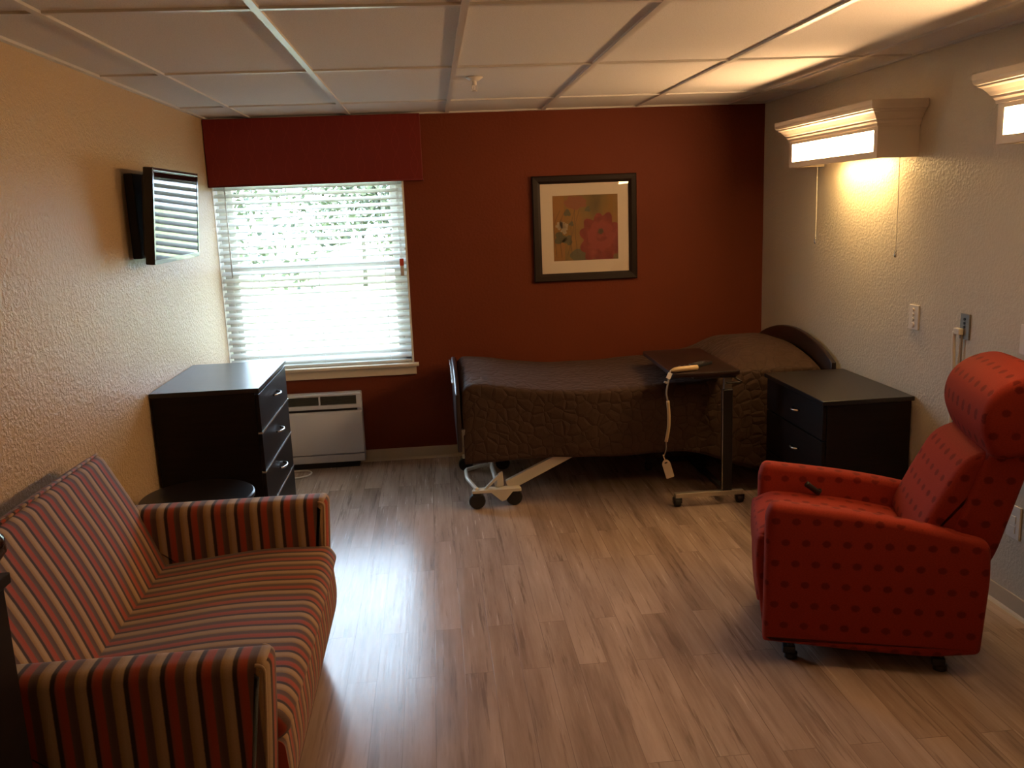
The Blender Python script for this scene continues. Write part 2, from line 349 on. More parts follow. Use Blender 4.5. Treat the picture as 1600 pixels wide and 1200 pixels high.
# ================================================================ room shell
struct(link('floor', BX(XL - 0.15, XR + 0.15, YR - 0.15, YB + 0.15, -0.12, 0), 'floor'))
struct(link('wall_left', BX(XL - 0.15, XL, YR - 0.15, YB + 0.15, 0, ZC + 0.12), 'cream_wall'))
struct(link('wall_right', BX(XR, XR + 0.15, YR - 0.15, YB + 0.15, 0, ZC + 0.12), 'right_wall'))
bm = bmesh.new()
box(bm, WX1, XR, YB, YB + 0.15, 0, ZC + 0.12)
box(bm, WX0, WX1, YB, YB + 0.15, 0, WZ0); box(bm, WX0, WX1, YB, YB + 0.15, WZ1, ZC + 0.12)
struct(link('wall_back', bm, 'rust_wall'))
struct(link('wall_rear', BX(XL, XR, YR - 0.15, YR, 0, ZC + 0.12), 'cream_wall'))
struct(link('wall_entry', BX(1.43, XR, YR, -5.0, 0, ZC), 'cream_wall'))
ceil = struct(link('ceiling', BX(XL, XR, YR, YB, ZC + 0.006, ZC + 0.12), 'tile'))
bm = bmesh.new()
for i in range(-3, 4):
    x = -0.0 + i * 0.61
    if XL + 0.03 < x < XR - 0.03: box(bm, x - 0.012, x + 0.012, YR, YB, ZC - 0.003, ZC + 0.008)
for k in range(6):
    y = -0.622 - k * 1.2; box(bm, XL, XR, y - 0.012, y + 0.012, ZC - 0.002, ZC + 0.008)
for a in ((XL, XL + 0.022, YR, YB), (XR - 0.022, XR, YR, YB), (XL, XR, YB - 0.022, YB), (XL, XR, YR, YR + 0.022)): box(bm, *a, ZC - 0.004, ZC + 0.008)
struct(link('ceiling_grid', bm, 'grid', ceil))
def cove(name, prof_fn, pts):
    bm = bmesh.new(); prof = [(0, 0), (0.016, 0), (0.010, 0.006), (0.005, 0.014), (0.004, 0.076), (0.003, 0.080), (0, 0.080)]
    prof_fn(bm, [Vector(p) for p in prof], pts); return struct(link(name, bm, 'cove'))
cove('baseboard_back', lambda b, p, s: prism(b, [Vector((-q.x, q.y)) for q in p], 'x', *s), (XL + 0.0, XR))
cove('baseboard_right', lambda b, p, s: prism(b, [Vector((XR - q.x, q.y)) for q in p], 'y', *s), (-5.0, -0.01))
cove('baseboard_left', lambda b, p, s: prism(b, [Vector((XL + q.x, q.y)) for q in p], 'y', *s), (YR, -0.01))

# ---------------------------------------------------------------- window
bm = bmesh.new()   # lining of the opening
t = 0.012
box(bm, WX0, WX0 + 0.003, -0.001, 0.15, WZ0, WZ1); box(bm, WX1 - t, WX1, -0.001, 0.15, WZ0, WZ1); box(bm, WX0, WX1, -0.001, 0.15, WZ1 - t, WZ1)
win = struct(link('window_1', bm, 'vinyl'))
bm = bmesh.new()
x0, x1 = WX0 + t, WX1 - t
box(bm, x0, x0 + 0.045, 0.075, 0.145, WZ0, WZ1 - t, 0.004); box(bm, x1 - 0.045, x1, 0.075, 0.145, WZ0, WZ1 - t, 0.004)
box(bm, x0, x1, 0.075, 0.145, WZ0, WZ0 + 0.035, 0.004); box(bm, x0, x1, 0.075, 0.145, WZ1 - t - 0.04, WZ1 - t, 0.004)
struct(link('window_frame', bm, 'vinyl', win))
def sash(name, z0, z1, y0, y1):
    bm = bmesh.new(); a, b = x0 + 0.045, x1 - 0.045
    box(bm, a, a + 0.04, y0, y1, z0, z1, 0.004); box(bm, b - 0.04, b, y0, y1, z0, z1, 0.004)
    box(bm, a + 0.04, b - 0.04, y0, y1, z0, z0 + 0.045, 0.004); box(bm, a + 0.04, b - 0.04, y0, y1, z1 - 0.045, z1, 0.004)
    s = struct(link(name, bm, 'vinyl', win))
    g = struct(link('pane', BX(a + 0.04, b - 0.04, (y0 + y1) / 2 - 0.002, (y0 + y1) / 2 + 0.002, z0 + 0.045, z1 - 0.045), 'glass', s))
sash('window_sash', 0.69, 1.335, 0.080, 0.105); sash('window_sash', 1.285, WZ1 - t - 0.04, 0.110, 0.135)
bm = bmesh.new(); prism(bm, rounded([(-0.048, 0.640), (0.075, 0.640), (0.075, 0.662), (-0.048, 0.662)], [0.008, 0, 0, 0.009]), 'x', XL + 0.001, -0.268)
struct(link('trim_1', bm, 'trim', smooth=True, auto=40))       # window stool
bm = bmesh.new(); prism(bm, rounded([(-0.020, 0.583), (0.0, 0.583), (0.0, 0.640), (-0.022, 0.640)], [0.006, 0, 0, 0]), 'x', XL + 0.001, -0.286)
struct(link('trim_2', bm, 'trim', smooth=True, auto=40))       # apron under it

# blind
bl = thing('window_blind', 'white horizontal slatted blind lowered over the whole window', 'blind', ((WX0 + WX1) / 2, 0.03, WZ0))
def B2(o): o.location = (-(WX0 + WX1) / 2, -0.03, -WZ0); return o
bm = bmesh.new(); bx0, bx1 = WX0 + 0.005, WX1 - 0.014; TL = math.radians(27)
ns = 28; pitch = 0.0445; zt = 1.90 - 0.03
zs = []
for i in range(ns):
    z = zt - i * pitch
    if z < 0.70: break
    zs.append(z)
    prof = []
    for k in range(7):
        s_ = -0.025 + 0.05 * k / 6; h = 0.0022 * (1 - (s_ / 0.025) ** 2)
        prof.append((s_, h))
    prof = prof + [(a, b - 0.0026) for a, b in reversed(prof)]
    pr = [Vector((0.03 + a * math.cos(TL) - b * math.sin(TL), z + a * math.sin(TL) + b * math.cos(TL))) for a, b in prof]
    prism(bm, pr, 'x', bx0, bx1)
B2(link('slats', bm, 'slat', bl, smooth=True, auto=30))
B2(link('headrail', BX(bx0, bx1, 0.004, 0.056, 1.885, 1.917, 0.003), 'slat', bl))
bm = bmesh.new(); prism(bm, rounded([(0.005, 0.664), (0.055, 0.664), (0.055, 0.680), (0.005, 0.680)], 0.005), 'x', bx0, bx1, 0.003, 2)
B2(link('bottom_rail', bm, 'slat', bl))
for x in (-1.30, -0.875, -0.45):
    bm = bmesh.new()
    for y in (0.004, 0.056): tube(bm, [(x, y, 0.68), (x, y, 1.89)], 0.0011, 5)
    for z in zs: tube(bm, [(x, 0.006, z - 0.0135), (x, 0.054, z + 0.0105)], 0.0008, 4)
    B2(link('ladder_cord', bm, 'slat', bl))
bm = bmesh.new(); tube(bm, [(-0.335, -0.006, 1.88), (-0.337, -0.008, 1.345)], 0.0015, 5); tube(bm, [(-0.345, -0.006, 1.88), (-0.343, -0.008, 1.345)], 0.0015, 5)
lc = B2(link('lift_cord', bm, 'slat', bl))
bm = bmesh.new(); box(bm, -0.352, -0.326, -0.014, -0.010, 1.300, 1.345, 0.001, 1); o = link('cord_tag', bm, 'tagred', lc); o['label'] = 'red and white cord warning tag'
bm = bmesh.new(); box(bm, -0.350, -0.328, -0.0145, -0.0105, 1.235, 1.300, 0.001, 1); o = link('cord_tag', bm, 'tagbeige', lc); o['label'] = 'beige lower half of cord tag'
bm = bmesh.new(); tube(bm, [(-1.415, -0.006, 1.88), (-1.417, -0.008, 1.27)], 0.004, 8); B2(link('tilt_wand', bm, 'slat', bl, smooth=True))

# valance
va = thing('window_valance', 'dark red fabric box valance hung above the window', 'valance', (-0.82, -0.05, 1.83))
bm = bmesh.new(); vx0, vx1 = XL + 0.004, -0.172
box(bm, vx0, vx1, -0.100, -0.084, 1.835, ZC - 0.008, 0.004, 2); box(bm, vx1 - 0.014, vx1, -0.088, -0.001, 1.835, ZC - 0.008, 0.003, 2); box(bm, vx0, vx0 + 0.014, -0.088, -0.001, 1.835, ZC - 0.008, 0.003, 2)
box(bm, vx0, vx1, -0.088, -0.001, ZC - 0.022, ZC - 0.008)
o = link('valance_box', bm, 'valance', va); o.location = (0.82, 0.05, -1.83)
bm = bmesh.new(); tube(bm, [(vx0, -0.1, 1.836), (vx1, -0.1, 1.836), (vx1, -0.003, 1.836)], 0.005, 8); o = link('welt_cord', bm, 'valance', va, smooth=True); o.location = (0.82, 0.05, -1.83)

# ---------------------------------------------------------------- outside
struct(link('ground', BX(-30, 30, 0.16, 60, -0.45, -0.35), 'grass'))
struct(link('path', BX(-30, 30, 1.6, 4.6, -0.349, -0.335), 'concrete'))
def tree(x, y, h, rad, label, seed):
    rnd = random.Random(seed); t_ = thing('tree', label, 'tree', (x, y, -0.35), 0, 'trees beyond the lawn')
    bm = bmesh.new(); tube(bm, [(0, 0, 0), (0.03, 0, h * 0.25), (0.0, 0.03, h * 0.5)], [0.07, 0.05, 0.03], 8); link('trunk', bm, 'bark', t_, smooth=True)
    bm = bmesh.new()
    blobs = [(Vector((rnd.uniform(-1, 1) * rad * 0.7, rnd.uniform(-1, 1) * rad * 0.5, h * rnd.uniform(0.2, 0.85))), rad * rnd.uniform(0.35, 0.55)) for _ in range(11)]
    for c_, rr in blobs:
        for _ in range(230):
            v = Vector((rnd.gauss(0, 1), rnd.gauss(0, 1), rnd.gauss(0, 1))).normalized() * rr * rnd.uniform(0.55, 1.05); p = c_ + v
            a = Vector((rnd.gauss(0, 1), rnd.gauss(0, 1), rnd.gauss(0, 1))).normalized() * 0.10; b = a.cross(Vector((rnd.gauss(0, 1), rnd.gauss(0, 1), rnd.gauss(0, 1)))).normalized() * 0.05
            bm.faces.new([bm.verts.new(p - a), bm.verts.new(p + b), bm.verts.new(p + a), bm.verts.new(p - b)])
    link('foliage', bm, 'leaf', t_)
tree(-4.6, 12.5, 4.2, 2.0, 'leafy green tree seen through the left of the blind', 1)
tree(-2.0, 18.5, 3.9, 1.7, 'leafy green tree seen through the middle of the blind', 2)
tree(0.45, 13.5, 3.6, 1.3, 'leafy green tree seen through the right of the blind', 3)

# ================================================================ bedside light fixtures
def wall_light(name, label, yf, yn, pulls, level=1.0):
    """yf far end, yn near end of housing (both negative), housing against the right wall"""
    t_ = thing(name, label, 'wall light', (XR, (yf + yn) / 2, 1.80), 0, 'bedside light boxes on the right wall')
    oy = (yf + yn) / 2; oz = 1.80; dx = 0.200; zt_ = 1.945; L2 = (yf - yn) / 2
    def loc(o): return o
    bm = bmesh.new(); th = 0.014; g = 0.004
    py0, py1 = -L2 + 0.035, L2 - 0.035; pz0, pz1 = 0.030, 0.122
    # front face with opening, ends, top; open underneath around the reading lamp
    box(bm, -dx, -dx + th, -L2, py0, 0, 0.145); box(bm, -dx, -dx + th, py1, L2, 0, 0.145)
    box(bm, -dx, -dx + th, py0, py1, 0, pz0); box(bm, -dx, -dx + th, py0, py1, pz1, 0.145)
    box(bm, -dx + th, -g, -L2, -L2 + th, 0, 0.145); box(bm, -dx + th, -g, L2 - th, L2, 0, 0.145)
    box(bm, -dx + th, -g, -L2 + th, L2 - th, 0.225, 0.235)
    box(bm, -dx + th, -0.120, -L2 + th, L2 - th, 0.004, 0.012)
    box(bm, -dx + 0.045, -dx + 0.05, -L2 + th, L2 - th, 0.012, 0.145)
    link('housing', bm, 'fixture', t_)
    # crown moulding swept round three sides
    bm = bmesh.new()
    prof = [(0.0, 0.138), (0.006, 0.138), (0.008, 0.150), (0.014, 0.158), (0.015, 0.166), (0.020, 0.168), (0.028, 0.180), (0.040, 0.194), (0.050, 0.200), (0.052, 0.206), (0.058, 0.208), (0.062, 0.216), (0.064, 0.224), (0.064, 0.245), (0.0, 0.245)]
    rows = []
    for o_, z in prof:
        rows.append([bm.verts.new(p) for p in ((-g, L2 + o_, z), (-dx - o_, L2 + o_, z), (-dx - o_, -L2 - o_, z), (-g, -L2 - o_, z))])
    N = len(rows)
    for i in range(N):
        for k in range(3): bm.faces.new((rows[i][k], rows[i][k + 1], rows[(i + 1) % N][k + 1], rows[(i + 1) % N][k]))
    bm.faces.new([q[0] for q in rows]); bm.faces.new([q[3] for q in rows][::-1])
    link('crown_moulding', bm, 'fixture', t_)
    link('diffuser', BX(-dx + 0.004, -dx + 0.010, py0 - 0.004, py1 + 0.004, pz0 - 0.004, pz1 + 0.004), 'panel', t_)
    bm = bmesh.new(); box(bm, -0.150, -0.03, -0.30, 0.30, 0.030, 0.045); link('reading_lamp', bm, 'lamp_tray', t_)
    ld = bpy.data.lights.new('reading_light', 'AREA'); ld.shape = 'RECTANGLE'; ld.size = 0.07; ld.size_y = 0.50; ld.energy = DOWN * level; ld.color = (1.0, 0.63, 0.24); ld.spread = math.radians(175)
    lo = bpy.data.objects.new('reading_light', ld); COL.objects.link(lo); lo.parent = t_; lo.location = (-0.105, -0.02, 0.026); lo.rotation_euler = (0, math.radians(-2), 0)
    t_.location.x = XR
    for x, y, ln in pulls:
        bm = bmesh.new(); z0 = 0.004
        tube(bm, [(x, y, z0), (x, y - 0.004, -ln * 0.5), (x, y - 0.002, -ln)], 0.0013, 5)
        for q in range(int(ln / 0.02)): bmesh.ops.create_icosphere(bm, subdivisions=1, radius=0.0022, matrix=Matrix.Translation((x, y - 0.003, -q * 0.02)))
        c_ = link('pull_chain', bm, 'plastic', t_)
        bm = bmesh.new(); lathe(bm, [(0.002, 0), (0.005, -0.006), (0.004, -0.014), (0.006, -0.02), (0.0065, -0.032), (0.002, -0.036)], (x, y - 0.002, -ln), 10); link('pull_knob', bm, 'nickel', c_, smooth=True)
    return t_
DOWN = 2.4 * LAMP; MAT['lamp_tray'] = M('lamp_tray', (0.75, 0.72, 0.65), 0.4).m

wall_light('bed_light', 'whole cream crown-topped light box on the wall past the bed head', -0.91, -1.90, [(-0.075, 0.41, 0.385), (-0.068, -0.45, 0.415)])
wall_light('bed_light', 'cream crown-topped light box cut off by the right edge', -2.755, -3.745, [(-0.075, 0.41, 0.385), (-0.068, -0.45, 0.415)], 0.4)

el = thing('rear_ambient_light', 'unseen round ceiling light added behind the camera for warm ambient light', 'ceiling light', (-0.2, -6.5, ZC - 0.003))  # unseen lamp, added to give warm ambient light from behind
bm = bmesh.new(); lathe(bm, [(0.18, 0), (0.18, -0.02), (0.165, -0.025)], n=40); link('rim', bm, 'fixture', el, smooth=True, auto=40)
bm = bmesh.new(); lathe(bm, [(0.160, -0.020), (0.155, -0.045), (0.11, -0.068), (0.02, -0.078)], n=40); link('dome', bm, 'dome_lit', el, smooth=True)
# ================================================================ bed
HB_Y = -0.615
bed = thing('hospital_bed', 'electric hospital bed with brown quilt standing along the rust wall', 'bed', (1.0, HB_Y, 0))
def inbed(o): o.location = (-1.0, -HB_Y, 0); return o
def end_board(name, x0, x1, y0, y1, zb, zs_, zt_, r_=0.03):
    n = 24; top = []
    for k in range(n + 1):
        t = k / n; y = y1 + (y0 - y1) * t; top.append((y, zs_ + (zt_ - zs_) * math.sin(PI * t) ** 0.8 if 0 < t < 1 else zs_))
    prof = [Vector(p) for p in [(y0, zb), (y1, zb)] + top]
    bm = bmesh.new(); prism(bm, prof, 'x', x0, x1, 0.008, 3)
    return inbed(link(name, bm, 'mahogany_dark', bed, smooth=True, auto=45))
end_board('headboard', 2.022, 2.050, -1.185, -0.045, 0.35, 0.735, 0.862)
fb = end_board('footboard', -0.058, -0.034, -1.155, -0.075, 0.345, 0.665, 0.765)
bm = bmesh.new(); tube(bm, [(-0.066, -0.22, 0.70), (-0.066, -0.62, 0.735), (-0.066, -1.0, 0.70)], 0.006, 8); link('trim_strip', bm, 'nickel', fb)
bm = bmesh.new(); box(bm, -0.034, -0.012, -1.10, -1.06, 0.36, 0.46, 0.004); inbed(link('board_bracket', bm, 'steel', bed)); bm = bmesh.new(); box(bm, -0.034, -0.012, -0.17, -0.13, 0.36, 0.46, 0.004); inbed(link('board_bracket', bm, 'steel', bed))
# deck and mattress
bm = bmesh.new(); box(bm, 0.0, 1.98, -1.03, -0.20, 0.36, 0.44, 0.01); inbed(link('deck', bm, 'enamel', bed))
bm = bmesh.new(); box(bm, 0.01, 2.0, -1.045, -0.125, 0.44, 0.575, 0.04, 3); inbed(link('mattress', bm, 'enamel', bed, smooth=True))
# quilt: lofted cross-sections
def sm(a, b, x): t = max(0, min(1, (x - a) / (b - a))); return t * t * (3 - 2 * t)
def q_top(x, y):
    c_ = 0.66 + 0.055 * math.exp(-((x - 0.0) / 0.30) ** 2) - 0.016 * math.exp(-((x - 0.75) / 0.35) ** 2) + 0.035 * sm(1.3, 1.6, x)
    yy = (y + 0.60) / 0.50; dome = 1 - min(1, abs(yy)) ** 2.2
    pil = sm(1.36, 1.66, x) * (1 - 0.35 * sm(1.86, 2.01, x))
    return c_ - 0.012 + 0.018 * dome + 0.115 * pil * (dome ** 0.85 if dome > 0 else 0)
def q_hem(x): return 0.262 + 0.008 * math.sin(x * 5) - 0.16 * sm(1.15, 1.75, x)
def q_hem_far(x): return 0.30
bm = bmesh.new(); nx = 110; rows = []; uvs = []
for i in range(nx + 1):
    x = -0.018 + (2.012 + 0.018) * i / nx
    endr = 0.035 * (1 - min(1, (x + 0.018) / 0.05)) ** 2 + 0.02 * (1 - min(1, (2.012 - x) / 0.04)) ** 2
    sec = []
    hem = q_hem(x); zt0 = q_top(x, -1.06) - endr
    nd = 22
    for k in range(nd):
        t = k / nd; z = hem + (zt0 - 0.03 - hem) * t
        fl = 0.012 * math.sin(x * 9 + 1.0) * (1 - t) + 0.016 * (1 - t) + 0.02 * (1 - t) * sm(1.3, 1.8, x)
        sec.append((-1.085 - fl, z))
    for k in range(1, 6):
        a = PI / 2 * k / 6; sec.append((-1.085 + 0.03 * (1 - math.cos(a)), zt0 - 0.03 + 0.03 * math.sin(a)))
    for k in range(25):
        y = -1.055 + (1.055 - 0.115) * k / 24; sec.append((y, q_top(x, y) - endr))
    zf = q_top(x, -0.115) - endr
    for k in range(1, 6):
        a = PI / 2 * k / 6; sec.append((-0.115 + 0.03 * math.sin(a), zf - 0.03 * (1 - math.cos(a))))
    for k in range(1, 9): sec.append((-0.085, zf - 0.03 - (zf - 0.03 - 0.30) * k / 8))
    row = []; L_ = 0; prev = None
    for (y, z) in sec:
        if prev: L_ += math.hypot(y - prev[0], z - prev[1])
        prev = (y, z); w_ = noise.noise(Vector((x * 6, y * 6, z * 6))) * 0.004
        row.append((bm.verts.new((x, y + w_ * 0.6, z + w_)), L_))
    base_L = row[nd + 5][1]
    rows.append([(v, L - base_L, x) for v, L in row])
uvl = bm.loops.layers.uv.new('UVMap')
uvd = {v: (x, L) for row in rows for v, L, x in row}
for i in range(nx):
    for k in range(len(rows[0]) - 1):
        fc = bm.faces.new((rows[i][k][0], rows[i + 1][k][0], rows[i + 1][k + 1][0], rows[i][k + 1][0]))
        for lp in fc.loops: lp[uvl].uv = uvd[lp.vert]
# foot end drop
prev = [r_[0] for r_ in rows[0]]
for s_ in range(1, 7):
    cur = []
    for v in prev[:]:
        pass
    for (v, L, x) in rows[0]:
        z = v.co.z + (min(v.co.z, 0.40) - v.co.z) * s_ / 6
        nv = bm.verts.new((x - 0.004 * min(s_, 1), v.co.y, z)); uvd[nv] = (x - (v.co.z - z), L); cur.append(nv)
    for k in range(len(cur) - 1):
        fc = bm.faces.new((prev[k], prev[k + 1], cur[k + 1], cur[k]))
        for lp in fc.loops: lp[uvl].uv = uvd[lp.vert]
    prev = cur
bmesh.ops.remove_doubles(bm, verts=bm.verts[:], dist=1e-5)
q = inbed(link('quilt', bm, 'quilt', bed, smooth=True)); sol = q.modifiers.new('thick', 'SOLIDIFY'); sol.thickness = 0.008; sol.offset = -1
# undercarriage at the foot
def caster(name, x, y, par, rad=0.042, h=0.10, mat2='black', loc=None, ax='x'):
    bm = bmesh.new(); lathe(bm, [(rad * 0.55, -0.016), (rad * 0.93, -0.016), (rad, -0.010), (rad, 0.010), (rad * 0.93, 0.016), (rad * 0.55, 0.016)], (x, y, rad), 22, ax)
    c_ = link(name, bm, 'rubber', par, smooth=True, auto=40)
    bm = bmesh.new(); tube(bm, [(x, y, rad), (x, y, h)], 0.010, 8); box(bm, x - 0.024, x + 0.024, y - 0.020, y + 0.020, rad * 1.55, rad * 2.05, 0.006); box(bm, x - 0.024, x - 0.019, y - 0.012, y + 0.012, rad * 0.8, rad * 1.9); box(bm, x + 0.019, x + 0.024, y - 0.012, y + 0.012, rad * 0.8, rad * 1.9)
    f_ = link('caster_fork', bm, mat2, c_)
    if loc: c_.location = loc
    return c_
for (x, y) in ((0.035, -1.10), (0.245, -1.07), (0.0, -0.36), (0.235, -0.38), (1.75, -1.00), (1.93, -1.00), (1.75, -0.30), (1.93, -0.30)):
    caster('caster', x, y, bed, 0.046, 0.10, 'black', (-1.0, -HB_Y, 0), 'y')
bm = bmesh.new()
prism(bm, rounded([(0.005, -1.118), (0.285, -1.118), (0.275, -1.055), (0.02, -1.06)], 0.012), 'z', 0.092, 0.108); bm2 = bmesh.new(); prism(bm2, rounded([(-0.02, -0.40), (0.26, -0.41), (0.26, -0.35), (-0.02, -0.35)], 0.012), 'z', 0.092, 0.108); inbed(link('foot_base', bm2, 'enamel', bed))
prism(bm, [Vector(p) for p in ((0.115, 0.092), (0.235, 0.092), (0.195, 0.045), (0.175, 0.038), (0.165, 0.045))], 'y', -1.118, -1.112)
tube(bm, [(0.036, -1.10, 0.112), (0.018, -1.055, 0.122), (-0.010, -0.985, 0.140), (-0.013, -0.965, 0.141), (-0.013, -0.82, 0.138), (-0.006, -0.79, 0.137), (0.075, -0.71, 0.130), (0.150, -0.67, 0.120)], 0.011, 10)
inbed(link('foot_base', bm, 'enamel', bed, smooth=True, auto=35))
bm = bmesh.new(); tube(bm, [(0.155, -1.07, 0.118), (0.150, -0.80, 0.118), (0.145, -0.42, 0.118)], 0.016, 10); inbed(link('cross_tube', bm, 'enamel', bed, smooth=True))
bm = bmesh.new()
prism(bm, rounded([(0.075, 0.108), (0.092, 0.108), (0.170, 0.178), (0.160, 0.190)], 0.004), 'y', -1.100, -1.080); prism(bm, rounded([(0.19, 0.115), (0.185, 0.20), (0.155, 0.185), (0.15, 0.11)], 0.006), 'y', -1.075, -1.063)
inbed(link('pivot_bracket', bm, 'enamel', bed))
bm = bmesh.new(); P_ = [(0.215, 0.100), (0.255, 0.095), (0.86, 0.385), (0.86, 0.43), (0.80, 0.41), (0.200, 0.135)]; prism(bm, rounded(P_, 0.01), 'y', -1.060, -1.030); 
inbed(link('lift_arm', bm, 'enamel', bed))
bm = bmesh.new(); prism(bm, rounded(P_, 0.01), 'y', -0.43, -0.40); inbed(link('lift_arm', bm, 'enamel', bed))
bm = bmesh.new(); prism(bm, rounded([(1.93, 0.095), (1.89, 0.095), (1.30, 0.385), (1.30, 0.43), (1.36, 0.41), (1.95, 0.135)], 0.01), 'y', -1.03, -1.005); inbed(link('lift_arm', bm, 'enamel', bed))
bm = bmesh.new(); box(bm, 1.72, 1.97, -1.02, -0.98, 0.092, 0.108, 0.003); box(bm, 1.72, 1.97, -0.32, -0.28, 0.092, 0.108, 0.003); box(bm, 1.82, 1.86, -0.98, -0.32, 0.092, 0.116, 0.003); inbed(link('head_base', bm, 'enamel', bed))
bm = bmesh.new(); box(bm, 0.70, 1.25, -0.80, -0.45, 0.24, 0.36, 0.01); inbed(link('motor_box', bm, 'black', bed))

# ================================================================ overbed table
ot = thing('overbed_table', 'dark-topped rolling overbed table in front of the bed', 'table', (1.39, -1.28, 0))
def it(o): o.location = (-1.39, 1.28, 0); return o
bm = bmesh.new(); prism(bm, rounded([(1.080, -1.352), (1.452, -1.352), (1.458, -0.590), (1.100, -0.590)], 0.03), 'z', 0.732, 0.756, 0.004, 2); it(link('table_top', bm, 'table_laminate', ot, smooth=True, auto=40))
bm = bmesh.new(); box(bm, 1.372, 1.428, -1.296, -1.264, 0.075, 0.645, 0.006); it(link('outer_column', bm, 'black', ot))
bm = bmesh.new(); box(bm, 1.379, 1.421, -1.291, -1.269, 0.645, 0.722, 0.003); it(link('inner_column', bm, 'greyplastic', ot))
bm = bmesh.new(); tube(bm, [(1.371, -1.297, 0.085), (1.371, -1.297, 0.705)], 0.0022, 6); it(link('edge_strip', bm, 'chrome', ot))
bm = bmesh.new(); box(bm, 1.20, 1.43, -1.335, -1.10, 0.716, 0.732, 0.003); it(link('top_bracket', bm, 'black', ot))
bm = bmesh.new(); tube(bm, [(1.42, -1.30, 0.715), (1.46, -1.33, 0.690), (1.405, -1.335, 0.688)], 0.006, 8); box(bm, 1.375, 1.45, -1.345, -1.325, 0.684, 0.692, 0.002); it(link('height_lever', bm, 'black', ot))
bm = bmesh.new(); box(bm, 1.110, 1.492, -1.296, -1.266, 0.050, 0.076, 0.003); it(link('base_bar', bm, 'base_metal', ot))
bm = bmesh.new(); box(bm, 1.385, 1.415, -1.266, -0.615, 0.052, 0.076, 0.003); box(bm, 1.110, 1.492, -0.615, -0.585, 0.052, 0.076, 0.003); it(link('base_frame', bm, 'black', ot))
for x, y in ((1.125, -1.28), (1.475, -1.28), (1.13, -0.60), (1.475, -0.60)): caster('caster', x, y, ot, 0.025, 0.054, 'black', (-1.39, 1.28, 0))

# call handset, its cord and tag, remote
ZT = 0.756
hs = thing('nurse_call_handset', 'tan call handset on the overbed table with cord hanging over its edge', 'call button', (1.15, -1.345, ZT))
def ih(o): o.location = (-1.15, 1.345, -ZT); return o
bm = bmesh.new(); cp = catmull([(1.078, -1.325, ZT + 0.012), (1.11, -1.320, ZT + 0.016), (1.16, -1.305, ZT + 0.016), (1.21, -1.290, ZT + 0.015), (1.238, -1.28, ZT + 0.014)], 5, False)
rr = [0.006 + 0.0085 * sm(0, 0.25, i / len(cp)) for i in range(len(cp))]; rr[-1] = 0.008; rr[-2] = 0.013
tube(bm, cp, rr, 12); ih(link('handset_body', bm, 'tanplastic', hs, smooth=True))
bm = bmesh.new()
for k in (0.35, 0.5): p = cp[int(len(cp) * k)]; lathe(bm, [(0.006, 0), (0.006, 0.003), (0.003, 0.004)], (p.x, p.y, p.z + 0.014), 10)
ih(link('call_buttons', bm, 'greyplastic', hs))
bm = bmesh.new(); cd = catmull([(1.08, -1.325, ZT + 0.012), (1.066, -1.350, ZT + 0.006), (1.052, -1.372, ZT - 0.035), (1.040, -1.380, ZT - 0.09), (1.046, -1.382, 0.620)], 6, False); tube(bm, cd, 0.0045, 8)
ih(link('cord', bm, 'greyplastic', hs, smooth=True)); bm = bmesh.new(); cd2 = catmull([(1.036, -1.385, 0.400), (1.034, -1.39, 0.36), (1.022, -1.392, 0.325)], 5, False); tube(bm, cd2, 0.003, 8); ih(link('cord', bm, 'greyplastic', hs, smooth=True))
bm = bmesh.new(); tube(bm, catmull([(1.047, -1.382, 0.620), (1.052, -1.384, 0.54), (1.049, -1.385, 0.47), (1.036, -1.385, 0.400)], 5, False), 0.0085, 10); ih(link('cord_sleeve', bm, 'tanplastic', hs, smooth=True))
bm = bmesh.new(); box(bm, -0.012, 0.012, -0.0015, 0.0015, -0.016, 0.016, 0.001, 1); bmesh.ops.transform(bm, matrix=Matrix.Translation((1.056, -1.376, ZT - 0.004)) @ Matrix.Rotation(math.radians(25), 4, 'Y'), verts=bm.verts); o = ih(link('cord_label', bm, 'paper', hs)); o['label'] = 'white paper label on the cord'
bm = bmesh.new(); tube(bm, [(1.052, -1.374, ZT - 0.045), (1.030, -1.374, ZT - 0.035)], 0.006, 8); ih(link('cord_clip', bm, 'greyplastic', hs))
bm = bmesh.new(); pr = rounded([(-0.022, -0.085), (0.022, -0.085), (0.022, 0.0), (0.010, 0.018), (-0.010, 0.018), (-0.022, 0.0)], 0.006); prism(bm, pr, 'y', -0.003, 0.003)
tube(bm, [(0, 0, 0.014), (-0.003, 0, 0.05)], 0.0035, 6)
bmesh.ops.transform(bm, matrix=Matrix.Translation((1.033, -1.392, 0.285)) @ Matrix.Rotation(math.radians(-16), 4, 'Y'), verts=bm.verts); ct = ih(link('cord_tag', bm, 'tagbeige', hs)); ct['label'] = 'pale rectangular tag at the cord end'
bm = bmesh.new(); prism(bm, [Vector((0.009 * math.cos(a * PI / 8), 0.003 + 0.004 * math.sin(a * PI / 8))) for a in range(16)], 'y', -0.0045, -0.003); bmesh.ops.transform(bm, matrix=Matrix.Translation((1.033, -1.392, 0.285)) @ Matrix.Rotation(math.radians(-16), 4, 'Y'), verts=bm.verts); link('tag_slot', bm, 'black', ct)
rm = thing('remote_control', 'small black remote control on the overbed table', 'remote control', (1.29, -1.16, ZT), math.radians(-52))
bm = bmesh.new(); prism(bm, rounded([(-0.028, -0.075), (0.028, -0.075), (0.028, 0.075), (-0.028, 0.075)], 0.012), 'z', 0.0, 0.018, 0.004, 2); link('remote_body', bm, 'black', rm, smooth=True, auto=40)
bm = bmesh.new()
for i in range(4):
    for j in range(3): box(bm, -0.017 + j * 0.013, -0.009 + j * 0.013, -0.05 + i * 0.02, -0.04 + i * 0.02, 0.018, 0.0195)
